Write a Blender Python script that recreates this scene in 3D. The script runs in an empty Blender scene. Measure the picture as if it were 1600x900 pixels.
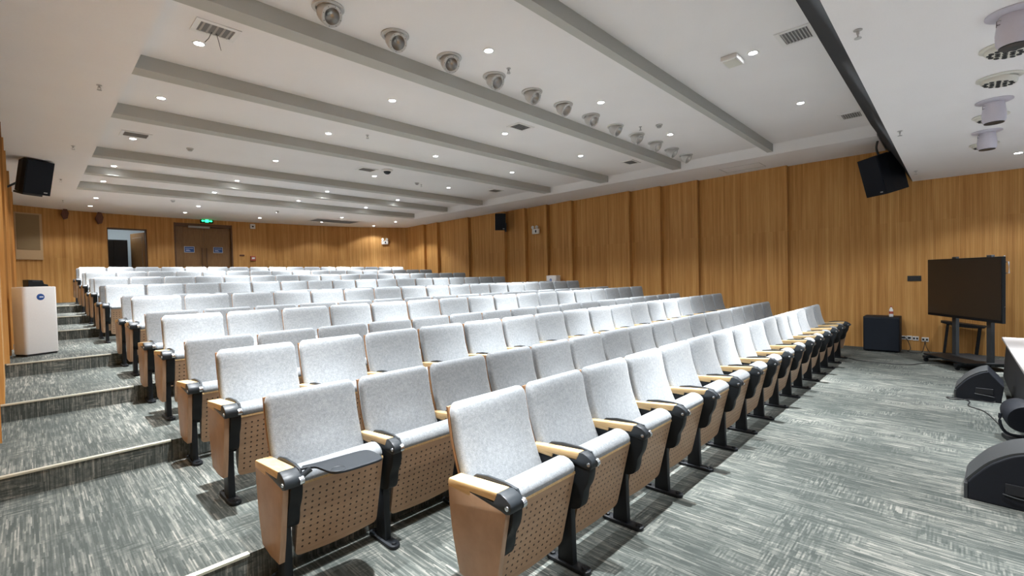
import bpy, bmesh, math, random
from mathutils import Vector, Matrix, Euler
random.seed(7)
PI = math.pi
scene = bpy.context.scene
C = scene.collection

# ------------------------------------------------------------------ camera, world, exposure
F_PX = 723.9
CAM_Z = 1.57
cam_d = bpy.data.cameras.new('camera')
cam_d.sensor_width = 36.0
cam_d.lens = F_PX / 1600 * 36.0
cam_d.clip_start = 0.02
cam = bpy.data.objects.new('camera', cam_d)
C.objects.link(cam)
CR = Matrix(((0.691655987, 0.0333868524, -0.721454998),
             (-0.721834978, -0.000956930132, -0.692064556),
             (-0.0237962392, 0.999442046, 0.0234379314)))
cam.matrix_world = Matrix.Translation((0, 0, CAM_Z)) @ CR.to_4x4()
scene.camera = cam

W = bpy.data.worlds.new('world')
scene.world = W
W.use_nodes = True
WB = W.node_tree.nodes['Background']
WB.inputs[0].default_value = (0.86, 0.93, 1.0, 1)
WB.inputs[1].default_value = 0.28

scene.view_settings.view_transform = 'Standard'
scene.view_settings.look = 'None'
scene.view_settings.gamma = 1
scene.view_settings.use_curve_mapping = False
scene.view_settings.exposure = 1.22

BEAM_POW = 26.0      # how narrow the beams are
BEAM_BASE = 0.07
DOWN_W = 1060.0      # power of each recessed downlight
DOWN_COL = (0.95, 0.98, 1.0)

# ------------------------------------------------------------------ materials
def new_mat(name):
    m = bpy.data.materials.new(name); m.use_nodes = True
    nt = m.node_tree
    return m, nt, nt.nodes['Principled BSDF']

def node(nt, t, **k):
    n = nt.nodes.new(t)
    for a, b in k.items(): setattr(n, a, b)
    return n

def math_n(nt, op, a, b=None, c=None, clamp=False):
    n = nt.nodes.new('ShaderNodeMath'); n.operation = op; n.use_clamp = clamp
    for i, v in enumerate((a, b, c)):
        if v is None: continue
        if isinstance(v, (int, float)): n.inputs[i].default_value = v
        else: nt.links.new(v, n.inputs[i])
    return n.outputs[0]

def ramp(nt, fac, stops):
    r = nt.nodes.new('ShaderNodeValToRGB')
    e = r.color_ramp.elements
    while len(e) < len(stops): e.new(0.5)
    for i, (p, c) in enumerate(stops):
        e[i].position = p; e[i].color = (*c, 1)
    nt.links.new(fac, r.inputs[0])
    return r.outputs[0]

def obj_coord(nt):
    return nt.nodes.new('ShaderNodeTexCoord').outputs['Object']

def mapped(nt, vec, scale=(1, 1, 1), loc=(0, 0, 0)):
    m = nt.nodes.new('ShaderNodeMapping')
    m.inputs['Scale'].default_value = scale; m.inputs['Location'].default_value = loc
    nt.links.new(vec, m.inputs[0]); return m.outputs[0]

def noise(nt, vec, scale, detail=2.0, rough=0.5):
    n = nt.nodes.new('ShaderNodeTexNoise')
    n.inputs['Scale'].default_value = scale; n.inputs['Detail'].default_value = detail
    n.inputs['Roughness'].default_value = rough
    nt.links.new(vec, n.inputs['Vector']); return n.outputs[0]

def mixc(nt, fac, a, b, mode='MIX'):
    n = nt.nodes.new('ShaderNodeMix'); n.data_type = 'RGBA'; n.blend_type = mode
    for i, v in ((0, fac), (6, a), (7, b)):
        if isinstance(v, (int, float)): n.inputs[i].default_value = v
        elif isinstance(v, tuple): n.inputs[i].default_value = (*v, 1)
        else: nt.links.new(v, n.inputs[i])
    return n.outputs[2]

def bump(nt, h, strength, dist=0.01):
    b = nt.nodes.new('ShaderNodeBump'); b.inputs['Strength'].default_value = strength
    b.inputs['Distance'].default_value = dist
    nt.links.new(h, b.inputs['Height']); return b.outputs[0]

def plain(name, col, rough=0.5, metal=0.0, spec=0.5, grain=0.04, gscale=60):
    """simple procedural material: a colour with a faint grain"""
    m, nt, b = new_mat(name)
    v = obj_coord(nt)
    n = noise(nt, v, gscale, 3)
    c = mixc(nt, n, tuple(max(0, x * (1 - grain)) for x in col), tuple(min(1, x * (1 + grain)) for x in col))
    nt.links.new(c, b.inputs['Base Color'])
    b.inputs['Roughness'].default_value = rough
    b.inputs['Metallic'].default_value = metal
    b.inputs['Specular IOR Level'].default_value = spec
    return m

def emissive(name, col, strength):
    m, nt, b = new_mat(name)
    b.inputs['Base Color'].default_value = (*col, 1)
    b.inputs['Emission Color'].default_value = (*col, 1)
    b.inputs['Emission Strength'].default_value = strength
    return m

def wood_wall_mat(name, axis):
    m, nt, b = new_mat(name)
    v = obj_coord(nt)
    s = node(nt, 'ShaderNodeSeparateXYZ'); nt.links.new(v, s.inputs[0])
    u = s.outputs[axis]; z = s.outputs[2]
    # boards of 9 cm, each with its own tone and lengths of about 1.9 m
    k = math_n(nt, 'FLOOR', math_n(nt, 'DIVIDE', u, 0.06))
    wn = node(nt, 'ShaderNodeTexWhiteNoise', noise_dimensions='1D'); nt.links.new(k, wn.inputs['W'])
    zz = math_n(nt, 'FLOOR', math_n(nt, 'ADD', math_n(nt, 'DIVIDE', z, 2.44), math_n(nt, 'MULTIPLY', wn.outputs[0], 0.0)))
    wn2 = node(nt, 'ShaderNodeTexWhiteNoise', noise_dimensions='2D')
    cb = node(nt, 'ShaderNodeCombineXYZ'); nt.links.new(k, cb.inputs[0]); nt.links.new(zz, cb.inputs[1])
    nt.links.new(cb.outputs[0], wn2.inputs['Vector'])
    sc = (9, 9, 0.25)
    g = noise(nt, mapped(nt, v, sc), 2.2, 5, 0.6)
    g2 = noise(nt, mapped(nt, v, (70, 70, 1.2)), 2.0, 3, 0.6)
    t = math_n(nt, 'ADD', math_n(nt, 'MULTIPLY', wn2.outputs[0], 0.12), math_n(nt, 'MULTIPLY', wn.outputs[0], 0.10))
    t = math_n(nt, 'ADD', t, math_n(nt, 'MULTIPLY', g, 0.80))
    t = math_n(nt, 'ADD', t, math_n(nt, 'MULTIPLY', math_n(nt, 'SUBTRACT', g2, 0.5), 0.35))
    c = ramp(nt, t, [(0.25, (0.37, 0.168, 0.046)), (0.5, (0.54, 0.275, 0.082)), (0.78, (0.70, 0.41, 0.15))])
    # fine acoustic grooves every 3 cm
    fr = math_n(nt, 'FRACT', math_n(nt, 'DIVIDE', u, 0.03))
    gr = math_n(nt, 'LESS_THAN', fr, 0.1)
    c = mixc(nt, math_n(nt, 'MULTIPLY', gr, 0.35), c, (0.11, 0.045, 0.013))
    nt.links.new(c, b.inputs['Base Color'])
    b.inputs['Roughness'].default_value = 0.5
    b.inputs['Specular IOR Level'].default_value = 0.3
    return m

def wood_mat(name, dark, light, axis_scale, rough=0.42, scale=3.0):
    m, nt, b = new_mat(name)
    v = obj_coord(nt)
    g = noise(nt, mapped(nt, v, axis_scale), scale, 5, 0.6)
    c = ramp(nt, g, [(0.3, dark), (0.7, light)])
    nt.links.new(c, b.inputs['Base Color'])
    b.inputs['Roughness'].default_value = rough
    return m

def perforated_mat():
    m, nt, b = new_mat('perforated_beech')
    v = obj_coord(nt)
    g = noise(nt, mapped(nt, v, (2, 2, 22)), 3.0, 5, 0.6)
    c = ramp(nt, g, [(0.3, (0.35, 0.222, 0.135)), (0.7, (0.45, 0.30, 0.19))])
    s = node(nt, 'ShaderNodeSeparateXYZ'); nt.links.new(v, s.inputs[0])
    def cell(o, off, st):
        f = math_n(nt, 'FRACT', math_n(nt, 'DIVIDE', math_n(nt, 'SUBTRACT', o, off), st))
        return math_n(nt, 'MULTIPLY', math_n(nt, 'SUBTRACT', f, 0.5), st)
    dx = cell(s.outputs[0], 0.0675, 0.0367)
    dz = cell(s.outputs[2], 0.158, 0.0352)
    d2 = math_n(nt, 'ADD', math_n(nt, 'MULTIPLY', dx, dx), math_n(nt, 'MULTIPLY', dz, dz))
    hole = math_n(nt, 'LESS_THAN', d2, 0.0059 ** 2)
    inx = math_n(nt, 'MULTIPLY', math_n(nt, 'GREATER_THAN', s.outputs[0], 0.0675), math_n(nt, 'LESS_THAN', s.outputs[0], 0.0675 + 0.0367 * 12))
    inz = math_n(nt, 'MULTIPLY', math_n(nt, 'GREATER_THAN', s.outputs[2], 0.158), math_n(nt, 'LESS_THAN', s.outputs[2], 0.158 + 0.0352 * 10.0))
    hole = math_n(nt, 'MULTIPLY', hole, math_n(nt, 'MULTIPLY', inx, inz))
    c = mixc(nt, hole, c, (0.035, 0.018, 0.01))
    nt.links.new(c, b.inputs['Base Color'])
    b.inputs['Roughness'].default_value = 0.45
    return m

def fabric_mat():
    m, nt, b = new_mat('pale_grey_wool')
    v = obj_coord(nt)
    n1 = noise(nt, v, 230, 2, 0.6)
    n2 = noise(nt, v, 60, 3, 0.6)
    n3 = noise(nt, v, 7, 2, 0.5)
    t = math_n(nt, 'ADD', math_n(nt, 'MULTIPLY', n1, 0.5), math_n(nt, 'ADD', math_n(nt, 'MULTIPLY', n2, 0.38), math_n(nt, 'MULTIPLY', n3, 0.12)))
    c = ramp(nt, t, [(0.34, (0.185, 0.202, 0.218)), (0.5, (0.265, 0.284, 0.300)), (0.66, (0.36, 0.378, 0.395))])
    # uneven light on the nap, put into the colour as random seat tone
    oi = node(nt, 'ShaderNodeObjectInfo')
    r = math_n(nt, 'ADD', math_n(nt, 'MULTIPLY', oi.outputs['Random'], 0.22), 0.88)
    mul = node(nt, 'ShaderNodeVectorMath', operation='SCALE')
    nt.links.new(c, mul.inputs[0]); nt.links.new(r, mul.inputs['Scale'])
    nt.links.new(mul.outputs[0], b.inputs['Base Color'])
    b.inputs['Roughness'].default_value = 0.95
    b.inputs['Specular IOR Level'].default_value = 0.15
    b.inputs['Sheen Weight'].default_value = 0.30
    b.inputs['Sheen Roughness'].default_value = 0.4
    nt.links.new(bump(nt, n1, 0.25, 0.002), b.inputs['Normal'])
    return m

def carpet_mat():
    m, nt, b = new_mat('streaked_carpet')
    v = obj_coord(nt)
    s = node(nt, 'ShaderNodeSeparateXYZ'); nt.links.new(v, s.inputs[0])
    x, y, z = s.outputs
    yz = math_n(nt, 'ADD', y, z)
    def white1(w):
        n = node(nt, 'ShaderNodeTexWhiteNoise', noise_dimensions='1D'); nt.links.new(w, n.inputs['W']); return n.outputs[0]
    def dashes(across, along, wid, length, seed):
        """short woven dashes: rows of width wid broken into random lengths"""
        i = math_n(nt, 'FLOOR', math_n(nt, 'DIVIDE', across, wid))
        off = white1(math_n(nt, 'ADD', i, seed))
        j = math_n(nt, 'FLOOR', math_n(nt, 'ADD', math_n(nt, 'DIVIDE', along, length), math_n(nt, 'MULTIPLY', off, 7.0)))
        cb = node(nt, 'ShaderNodeCombineXYZ'); nt.links.new(i, cb.inputs[0]); nt.links.new(j, cb.inputs[1]); cb.inputs[2].default_value = seed
        n = node(nt, 'ShaderNodeTexWhiteNoise', noise_dimensions='3D'); nt.links.new(cb.outputs[0], n.inputs['Vector'])
        return n.outputs[0]
    d1 = dashes(x, yz, 0.0065, 0.16, 3.0)
    d1b = dashes(x, yz, 0.017, 0.27, 11.0)
    d2 = dashes(yz, x, 0.009, 0.10, 5.0)
    d1 = math_n(nt, 'ADD', math_n(nt, 'MULTIPLY', d1, 0.62), math_n(nt, 'MULTIPLY', d1b, 0.38))
    # some patches are woven across
    pat = noise(nt, mapped(nt, v, (1.0, 0.7, 1.0)), 3.2, 2, 0.5)
    psel = math_n(nt, 'MULTIPLY', math_n(nt, 'SUBTRACT', pat, 0.52), 9.0, clamp=True)
    psel = math_n(nt, 'MULTIPLY', psel, 0.62)
    t = math_n(nt, 'ADD', math_n(nt, 'MULTIPLY', d1, math_n(nt, 'SUBTRACT', 1.0, psel)), math_n(nt, 'MULTIPLY', d2, psel))
    big = noise(nt, mapped(nt, v, (1.0, 0.8, 1.0), (4, 1, 0)), 1.5, 3, 0.6)
    cb = node(nt, 'ShaderNodeCombineXYZ')
    nt.links.new(math_n(nt, 'FLOOR', math_n(nt, 'DIVIDE', x, 0.25)), cb.inputs[0])
    nt.links.new(math_n(nt, 'FLOOR', math_n(nt, 'DIVIDE', yz, 1.0)), cb.inputs[1])
    wn = node(nt, 'ShaderNodeTexWhiteNoise', noise_dimensions='2D'); nt.links.new(cb.outputs[0], wn.inputs['Vector'])
    t = math_n(nt, 'ADD', t, math_n(nt, 'MULTIPLY', math_n(nt, 'SUBTRACT', big, 0.5), 0.95))
    t = math_n(nt, 'ADD', t, math_n(nt, 'MULTIPLY', math_n(nt, 'SUBTRACT', wn.outputs[0], 0.5), 0.14))
    soft = noise(nt, mapped(nt, v, (30, 5, 20)), 1.5, 3, 0.6)
    t = math_n(nt, 'ADD', t, math_n(nt, 'MULTIPLY', math_n(nt, 'SUBTRACT', soft, 0.5), 0.8))
    fine = noise(nt, v, 170, 2, 0.7)
    t = math_n(nt, 'ADD', t, math_n(nt, 'MULTIPLY', math_n(nt, 'SUBTRACT', fine, 0.5), 0.30))
    c = ramp(nt, t, [(0.20, (0.050, 0.058, 0.054)), (0.55, (0.088, 0.097, 0.089)), (0.80, (0.148, 0.152, 0.138)), (1.0, (0.235, 0.230, 0.204))])
    nt.links.new(c, b.inputs['Base Color'])
    b.inputs['Roughness'].default_value = 0.9
    b.inputs['Specular IOR Level'].default_value = 0.2
    nt.links.new(bump(nt, fine, 0.3, 0.003), b.inputs['Normal'])
    return m

def plaster_mat():
    m, nt, b = new_mat('white_plaster')
    v = obj_coord(nt)
    n = noise(nt, v, 1.3, 3)
    n2 = noise(nt, v, 90, 3)
    t = math_n(nt, 'ADD', math_n(nt, 'MULTIPLY', n, 0.6), math_n(nt, 'MULTIPLY', n2, 0.4))
    c = ramp(nt, t, [(0.3, (0.83, 0.815, 0.815)), (0.7, (0.87, 0.86, 0.86))])
    nt.links.new(c, b.inputs['Base Color'])
    b.inputs['Roughness'].default_value = 0.85
    b.inputs['Specular IOR Level'].default_value = 0.2
    return m

M = {}
M['carpet'] = carpet_mat()
M['plaster'] = plaster_mat()
M['wood_side'] = wood_wall_mat('slatted_oak_side_walls', 1)
M['wood_back'] = wood_wall_mat('slatted_oak_back_wall', 0)
M['fabric'] = fabric_mat()
M['perf'] = perforated_mat()
M['beech'] = wood_mat('beech_panel', (0.31, 0.198, 0.122), (0.40, 0.265, 0.172), (22, 3, 3))
M['shell'] = wood_mat('beech_shell', (0.27, 0.14, 0.065), (0.36, 0.20, 0.10), (22, 3, 3))
M['armwood'] = wood_mat('pale_beech_armrest', (0.50, 0.33, 0.15), (0.70, 0.50, 0.26), (30, 3, 30))
M['door'] = wood_mat('oak_door', (0.20, 0.10, 0.035), (0.30, 0.165, 0.065), (30, 30, 1.5))
M['frame'] = wood_mat('dark_door_frame', (0.10, 0.045, 0.018), (0.16, 0.08, 0.035), (30, 30, 1.5))
M['black'] = plain('black_plastic', (0.006, 0.008, 0.010), 0.5, spec=0.3)
M['legblack'] = plain('black_steel', (0.007, 0.009, 0.012), 0.45, spec=0.35)
M['slate'] = plain('slate_grey_plastic', (0.018, 0.023, 0.028), 0.42, spec=0.4)
M['tablet'] = plain('dark_slate_tablet', (0.012, 0.016, 0.021), 0.45, spec=0.35)
M['chrome'] = plain('brushed_chrome', (0.72, 0.74, 0.76), 0.22, 1.0)
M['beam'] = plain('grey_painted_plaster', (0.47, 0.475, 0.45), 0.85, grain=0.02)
M['beam_dark'] = plain('charcoal_fascia', (0.026, 0.030, 0.035), 0.8, spec=0.2)
M['spkblack'] = plain('black_speaker_paint', (0.007, 0.009, 0.014), 0.6, spec=0.3, grain=0.2)
M['mongrille'] = plain('dark_grey_monitor_grille', (0.03, 0.034, 0.037), 0.6, grain=0.3, gscale=300)
M['grille'] = plain('black_speaker_grille', (0.007, 0.011, 0.019), 0.7, spec=0.3, grain=0.35, gscale=300)
M['screen'] = plain('dark_glass_screen', (0.018, 0.016, 0.014), 0.28)
M['white'] = plain('white_plastic', (0.78, 0.78, 0.77), 0.4)
M['purif'] = plain('white_painted_steel', (0.72, 0.70, 0.69), 0.35)
M['lampgrey'] = plain('grey_white_lamp_paint', (0.55, 0.55, 0.54), 0.45)
M['lilac'] = plain('lilac_grey_lamp_paint', (0.55, 0.54, 0.62), 0.4)
M['cream'] = plain('cream_lamp_paint', (0.66, 0.66, 0.60), 0.4)
M['mirror'] = plain('faceted_reflector', (0.55, 0.55, 0.55), 0.30, 1.0)
M['lens'] = plain('frosted_lens', (0.62, 0.62, 0.58), 0.3)
M['ventdark'] = plain('dark_void', (0.03, 0.03, 0.032), 0.8)
M['ventvoid'] = plain('grey_vent_void', (0.20, 0.20, 0.20), 0.8)
M['ventgrey'] = plain('grey_vent_blade', (0.42, 0.42, 0.42), 0.5)
M['nosing'] = plain('pale_metal_nosing', (0.62, 0.60, 0.50), 0.35, 0.6)
M['blue'] = plain('blue_sign', (0.025, 0.085, 0.30), 0.4)
M['ltblue'] = plain('white_lettering', (0.65, 0.72, 0.85), 0.4)
M['stage'] = plain('grey_stage_top', (0.38, 0.37, 0.37), 0.4)
M['skirt'] = plain('black_stage_skirt', (0.008, 0.009, 0.012), 0.8)
M['stgframe'] = plain('dark_grey_stand', (0.05, 0.055, 0.06), 0.4, 0.3)
M['redbrown'] = wood_mat('red_brown_speaker_wood', (0.09, 0.028, 0.014), (0.14, 0.05, 0.025), (20, 20, 2))
M['tan'] = plain('tan_fabric_grille', (0.27, 0.19, 0.10), 0.9, grain=0.35, gscale=220)
M['tanpanel'] = plain('tan_panel', (0.52, 0.36, 0.20), 0.6)
M['roomwall'] = plain('pale_blue_grey_wall', (0.46, 0.50, 0.52), 0.8)
M['cable'] = plain('black_cable', (0.012, 0.012, 0.013), 0.5)
M['clear'] = plain('clear_bottle_plastic', (0.75, 0.76, 0.78), 0.15)
M['label'] = plain('red_bottle_label', (0.45, 0.10, 0.06), 0.4)
M['lamp_on'] = emissive('lit_downlight', (0.97, 0.985, 1.0), 22.0)
M['green_on'] = emissive('lit_green_exit', (0.02, 0.85, 0.22), 2.2)

# ------------------------------------------------------------------ mesh helpers
def finish(bm, name, mats, parent=None, loc=None, rot=None, smooth=None):
    bmesh.ops.recalc_face_normals(bm, faces=bm.faces)
    me = bpy.data.meshes.new(name)
    if smooth is not None:
        for f in bm.faces: f.smooth = True
        for e in bm.edges:
            if len(e.link_faces) == 2:
                e.smooth = e.calc_face_angle(0) < smooth
    bm.to_mesh(me); bm.free()
    if not isinstance(mats, (list, tuple)): mats = [mats]
    for m in mats: me.materials.append(M[m] if isinstance(m, str) else m)
    o = bpy.data.objects.new(name, me)
    C.objects.link(o)
    if parent is not None: o.parent = parent
    if loc is not None: o.location = loc
    if rot is not None: o.rotation_euler = rot
    return o

def add_box(bm, x0, x1, y0, y1, z0, z1, bev=0.0, mi=0, mat=None, seg=2):
    r = bmesh.ops.create_cube(bm, size=1)
    vs = r['verts']
    T = Matrix.Translation(((x0 + x1) / 2, (y0 + y1) / 2, (z0 + z1) / 2)) @ Matrix.Diagonal((x1 - x0, y1 - y0, z1 - z0, 1))
    bmesh.ops.transform(bm, matrix=T, verts=vs)
    faces = set(f for v in vs for f in v.link_faces)
    if bev > 0:
        es = list(set(e for v in vs for e in v.link_edges))
        r2 = bmesh.ops.bevel(bm, geom=es, offset=bev, segments=seg, profile=0.5, affect='EDGES')
        faces = set(r2['faces']) | set(f for f in faces if f.is_valid)
        vs = list(set(v for f in faces for v in f.verts))
    for f in faces: f.material_index = mi
    if mat is not None:
        bmesh.ops.transform(bm, matrix=mat, verts=vs)
    return vs

def add_prism(bm, pts, axis, a0, a1, bev=0.0, mi=0, mat=None, seg=2):
    """polygon pts extruded along axis ('x': pts are (y,z); 'y': (x,z); 'z': (x,y))"""
    def P(p, a):
        if axis == 'x': return (a, p[0], p[1])
        if axis == 'y': return (p[0], a, p[1])
        return (p[0], p[1], a)
    A = [bm.verts.new(P(p, a0)) for p in pts]
    B = [bm.verts.new(P(p, a1)) for p in pts]
    fs = [bm.faces.new(A), bm.faces.new(list(reversed(B)))]
    n = len(pts)
    for i in range(n):
        fs.append(bm.faces.new((A[i], B[i], B[(i + 1) % n], A[(i + 1) % n])))
    vs = A + B
    if bev > 0:
        es = list(set(e for f in fs[:2] for e in f.edges))
        bmesh.ops.recalc_face_normals(bm, faces=fs)
        r2 = bmesh.ops.bevel(bm, geom=es, offset=bev, segments=seg, profile=0.5, affect='EDGES')
        fs = list(set(r2['faces']) | set(f for f in fs if f.is_valid))
        vs = list(set(v for f in fs for v in f.verts))
    for f in fs: f.material_index = mi
    if mat is not None: bmesh.ops.transform(bm, matrix=mat, verts=vs)
    return vs

def add_lathe(bm, prof, n=24, mi=0, mat=None, cap=True):
    """prof: list of (r, z) revolved about z"""
    rings = []
    for r, z in prof:
        rings.append([bm.verts.new((r * math.cos(2 * PI * i / n), r * math.sin(2 * PI * i / n), z)) for i in range(n)])
    fs = []
    for a, b in zip(rings[:-1], rings[1:]):
        for i in range(n):
            fs.append(bm.faces.new((a[i], a[(i + 1) % n], b[(i + 1) % n], b[i])))
    if cap:
        fs.append(bm.faces.new(rings[0])); fs.append(bm.faces.new(rings[-1]))
    for f in fs: f.material_index = mi
    vs = [v for r in rings for v in r]
    if mat is not None: bmesh.ops.transform(bm, matrix=mat, verts=vs)
    return vs

def add_tube(bm, path, r, n=8, mi=0):
    path = [Vector(p) for p in path]
    rings = []
    up = Vector((0, 0, 1))
    for i, p in enumerate(path):
        d = (path[min(i + 1, len(path) - 1)] - path[max(i - 1, 0)]).normalized()
        a = d.cross(up)
        if a.length < 1e-3: a = d.cross(Vector((0, 1, 0)))
        a.normalize(); b = d.cross(a)
        rings.append([bm.verts.new(p + a * r * math.cos(2 * PI * k / n) + b * r * math.sin(2 * PI * k / n)) for k in range(n)])
    for A, B in zip(rings[:-1], rings[1:]):
        for k in range(n):
            f = bm.faces.new((A[k], A[(k + 1) % n], B[(k + 1) % n], B[k])); f.material_index = mi
    f = bm.faces.new(rings[0]); f.material_index = mi
    f = bm.faces.new(rings[-1]); f.material_index = mi

def smooth_path(pts, n=8):
    pts = [Vector(p) for p in pts]
    out = []
    for i in range(len(pts) - 1):
        p0 = pts[max(i - 1, 0)]; p1 = pts[i]; p2 = pts[i + 1]; p3 = pts[min(i + 2, len(pts) - 1)]
        for k in range(n):
            t = k / n
            out.append(0.5 * ((2 * p1) + (p2 - p0) * t + (2 * p0 - 5 * p1 + 4 * p2 - p3) * t * t + (3 * p1 - p0 - 3 * p2 + p3) * t ** 3))
    out.append(pts[-1])
    return out

def loft(bm, rings, mi=0):
    R = [[bm.verts.new(p) for p in r] for r in rings]
    n = len(R[0])
    for a, b in zip(R[:-1], R[1:]):
        for i in range(n):
            f = bm.faces.new((a[i], a[(i + 1) % n], b[(i + 1) % n], b[i])); f.material_index = mi
    f = bm.faces.new(R[0]); f.material_index = mi
    f = bm.faces.new(R[-1]); f.material_index = mi

def rrect(cx, cy, hx, hy, r, n=3):
    """rounded rectangle loop in 2d"""
    r = min(r, hx * 0.98, hy * 0.98)
    pts = []
    for sx, sy, a0 in ((1, 1, 0), (-1, 1, PI / 2), (-1, -1, PI), (1, -1, 1.5 * PI)):
        for k in range(n + 1):
            a = a0 + k / n * PI / 2
            pts.append((cx + sx * (hx - r) + r * math.cos(a), cy + sy * (hy - r) + r * math.sin(a)))
    return pts

SM = math.radians(40)

def empty(name, loc=(0, 0, 0), rotz=0.0):
    o = bpy.data.objects.new(name, None)
    o.empty_display_size = 0.1
    C.objects.link(o); o.location = loc; o.rotation_euler = (0, 0, rotz)
    return o

def tag(o, label, cat, group=None, kind=None):
    o['label'] = label
    o['category'] = cat
    if group: o['group'] = group
    if kind: o['kind'] = kind
    return o

def struct(o):
    o['kind'] = 'structure'; return o

def copy_tree(o, parent=None):
    c = o.copy(); C.objects.link(c)
    if parent is not None: c.parent = parent
    for ch in o.children: copy_tree(ch, c)
    return c

ORD = ['first', 'second', 'third', 'fourth', 'fifth', 'sixth', 'seventh', 'eighth', 'ninth', 'tenth', 'eleventh', 'twelfth',
       'thirteenth', 'fourteenth', 'fifteenth', 'sixteenth', 'seventeenth']

# ------------------------------------------------------------------ floor with its steps
RISE = 0.163
STEP_Y = [2.66, 4.56, 6.42, 8.34, 11.36, 13.2, 15.12]
def level(y): return RISE * sum(1 for s in STEP_Y if y > s)
XL, XR = -0.24, 11.6
bm = bmesh.new()
prof = [(-4.0, 0.0)]
for k, y in enumerate(STEP_Y):
    prof += [(y, k * RISE), (y, (k + 1) * RISE)]
prof += [(19.6, 7 * RISE), (19.6, -0.3), (-4.0, -0.3)]
add_prism(bm, prof, 'x', -0.6, 12.2)
struct(finish(bm, 'floor', 'carpet'))
for k, y in enumerate(STEP_Y):
    bm = bmesh.new()
    z = (k + 1) * RISE
    add_box(bm, -0.22, 0.75, y - 0.006, y + 0.028, z - 0.012, z + 0.004, 0.002)
    struct(finish(bm, 'trim_%d' % (k + 1), 'nosing'))

# ------------------------------------------------------------------ walls
ZS = 3.85      # soffit underside
ZB = 4.0       # ceiling of the bays
ZT = 4.05
YE = [2.65, 4.59, 5.57, 6.47, 8.42, 9.39, 10.33, 11.30, 13.2, 15.1, 16.0]
def side_wall(name, xp, xr, sign, zbot, y_end):
    """saw-tooth wall: every panel starts recessed (xr) at its far end and stands proud (xp) at its near end"""
    bm = bmesh.new()
    pts = [(xr, -4.0), (xr, YE[0])]
    for i, y in enumerate(YE):
        pts.append((xp, y))
        pts.append((xr, YE[i + 1] if i + 1 < len(YE) else y_end))
    out = sign * 0.45
    pts += [(xr + out, y_end), (xr + out, -4.0)]
    add_prism(bm, pts, 'z', zbot, 4.2)
    return struct(finish(bm, name, 'wood_side'))
side_wall('wall_right', 11.45, 11.575, 1, -0.3, 17.45)
# left wall: the same teeth, shallower
bm = bmesh.new()
pts = [(-0.24, -4.0), (-0.24, YE[0])]
for i, y in enumerate(YE):
    pts.append((-0.19, y)); pts.append((-0.235, YE[i + 1] if i + 1 < len(YE) else 19.5))
pts += [(-0.7, 19.5), (-0.7, -4.0)]
add_prism(bm, pts, 'z', -0.3, 4.2)
struct(finish(bm, 'wall_left', 'wood_side'))

# gently curved back wall with two door openings
BW = [(-0.6, 18.2), (-0.2, 18.42), (0.8, 18.86), (1.74, 19.06), (2.74, 19.15), (3.47, 19.16), (5.22, 19.11), (6.0, 19.05), (7.8, 18.84), (8.8, 18.63), (9.8, 18.36), (10.7, 17.95), (11.2, 17.66), (11.7, 17.35), (12.2, 17.1)]
def bw_y(x):
    for (a, b), (c, d) in zip(BW[:-1], BW[1:]):
        if a <= x <= c: return b + (d - b) * (x - a) / (c - a)
    return 19
D1 = (1.74, 2.74, 3.42)
D2 = (3.47, 5.22, 3.70)
Z7 = 7 * RISE
bm = bmesh.new()
for (a, b), (c, d) in zip(BW[:-1], BW[1:]):
    zb = 0.9
    if abs(a - D1[0]) < .01: zb = D1[2]
    if abs(a - D2[0]) < .01: zb = D2[2]
    add_prism(bm, [(a, b), (c, d), (c, d + 0.22), (a, b + 0.22)], 'z', zb, 4.2)
struct(finish(bm, 'wall_back', 'wood_back'))
# room glimpsed through the open door
bm = bmesh.new()
add_box(bm, 0.9, 4.6, 21.4, 21.5, 1.0, 4.2)
add_box(bm, 0.8, 0.9, 19.3, 21.5, 1.0, 4.2)
add_box(bm, 3.05, 3.15, 19.4, 21.5, 1.0, 4.2)
struct(finish(bm, 'wall_corridor', 'roomwall'))
bm = bmesh.new(); add_box(bm, 0.8, 4.7, 19.28, 21.6, 4.0, 4.1); struct(finish(bm, 'ceiling_corridor', 'plaster'))
bm = bmesh.new(); add_box(bm, 0.8, 4.7, 19.3, 21.6, Z7 - 0.06, Z7 - 0.0); struct(finish(bm, 'floor_corridor', 'carpet'))
cl = bpy.data.lights.new('corridor_lamp', 'AREA'); cl.energy = 10; cl.size = 0.6; cl.color = (0.85, 0.95, 1.0)
clo = bpy.data.objects.new('corridor_lamp', cl); C.objects.link(clo); clo.location = (2.2, 20.2, 3.95)
# stage-end wall behind the camera side, far from view, left open above the stage

# ------------------------------------------------------------------ ceiling
bm = bmesh.new()
# bay ceiling
add_box(bm, -0.6, 12.2, 1.04, 15.2, ZB, ZT + 0.3)
# flat lower ceiling at the back
add_box(bm, -0.6, 12.2, 14.75, 19.6, ZS, ZB + 0.05)
# left soffit
add_box(bm, -0.6, 0.84, 0.98, 15.0, ZS, ZB + 0.02)
# right soffit with a sloping inner face
add_prism(bm, [(10.18, ZS), (12.2, ZS), (12.2, ZB + 0.02), (9.95, ZB + 0.02), (9.95, ZB)], 'y', 0.98, 15.0)
struct(finish(bm, 'ceiling', 'plaster'))
# stage ceiling, lower
bm = bmesh.new()
add_box(bm, -0.6, 12.2, -4.0, 0.59, 3.19, 3.3)
struct(finish(bm, 'ceiling_stage', 'plaster'))
# dark sloping fascia between the two
bm = bmesh.new()
add_prism(bm, [(0.592, 3.192), (1.04, 4.0), (1.3, 4.25), (0.45, 4.25), (0.45, 3.28)], 'x', -0.5, 11.9)
struct(finish(bm, 'trim_15', 'beam_dark'))
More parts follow.
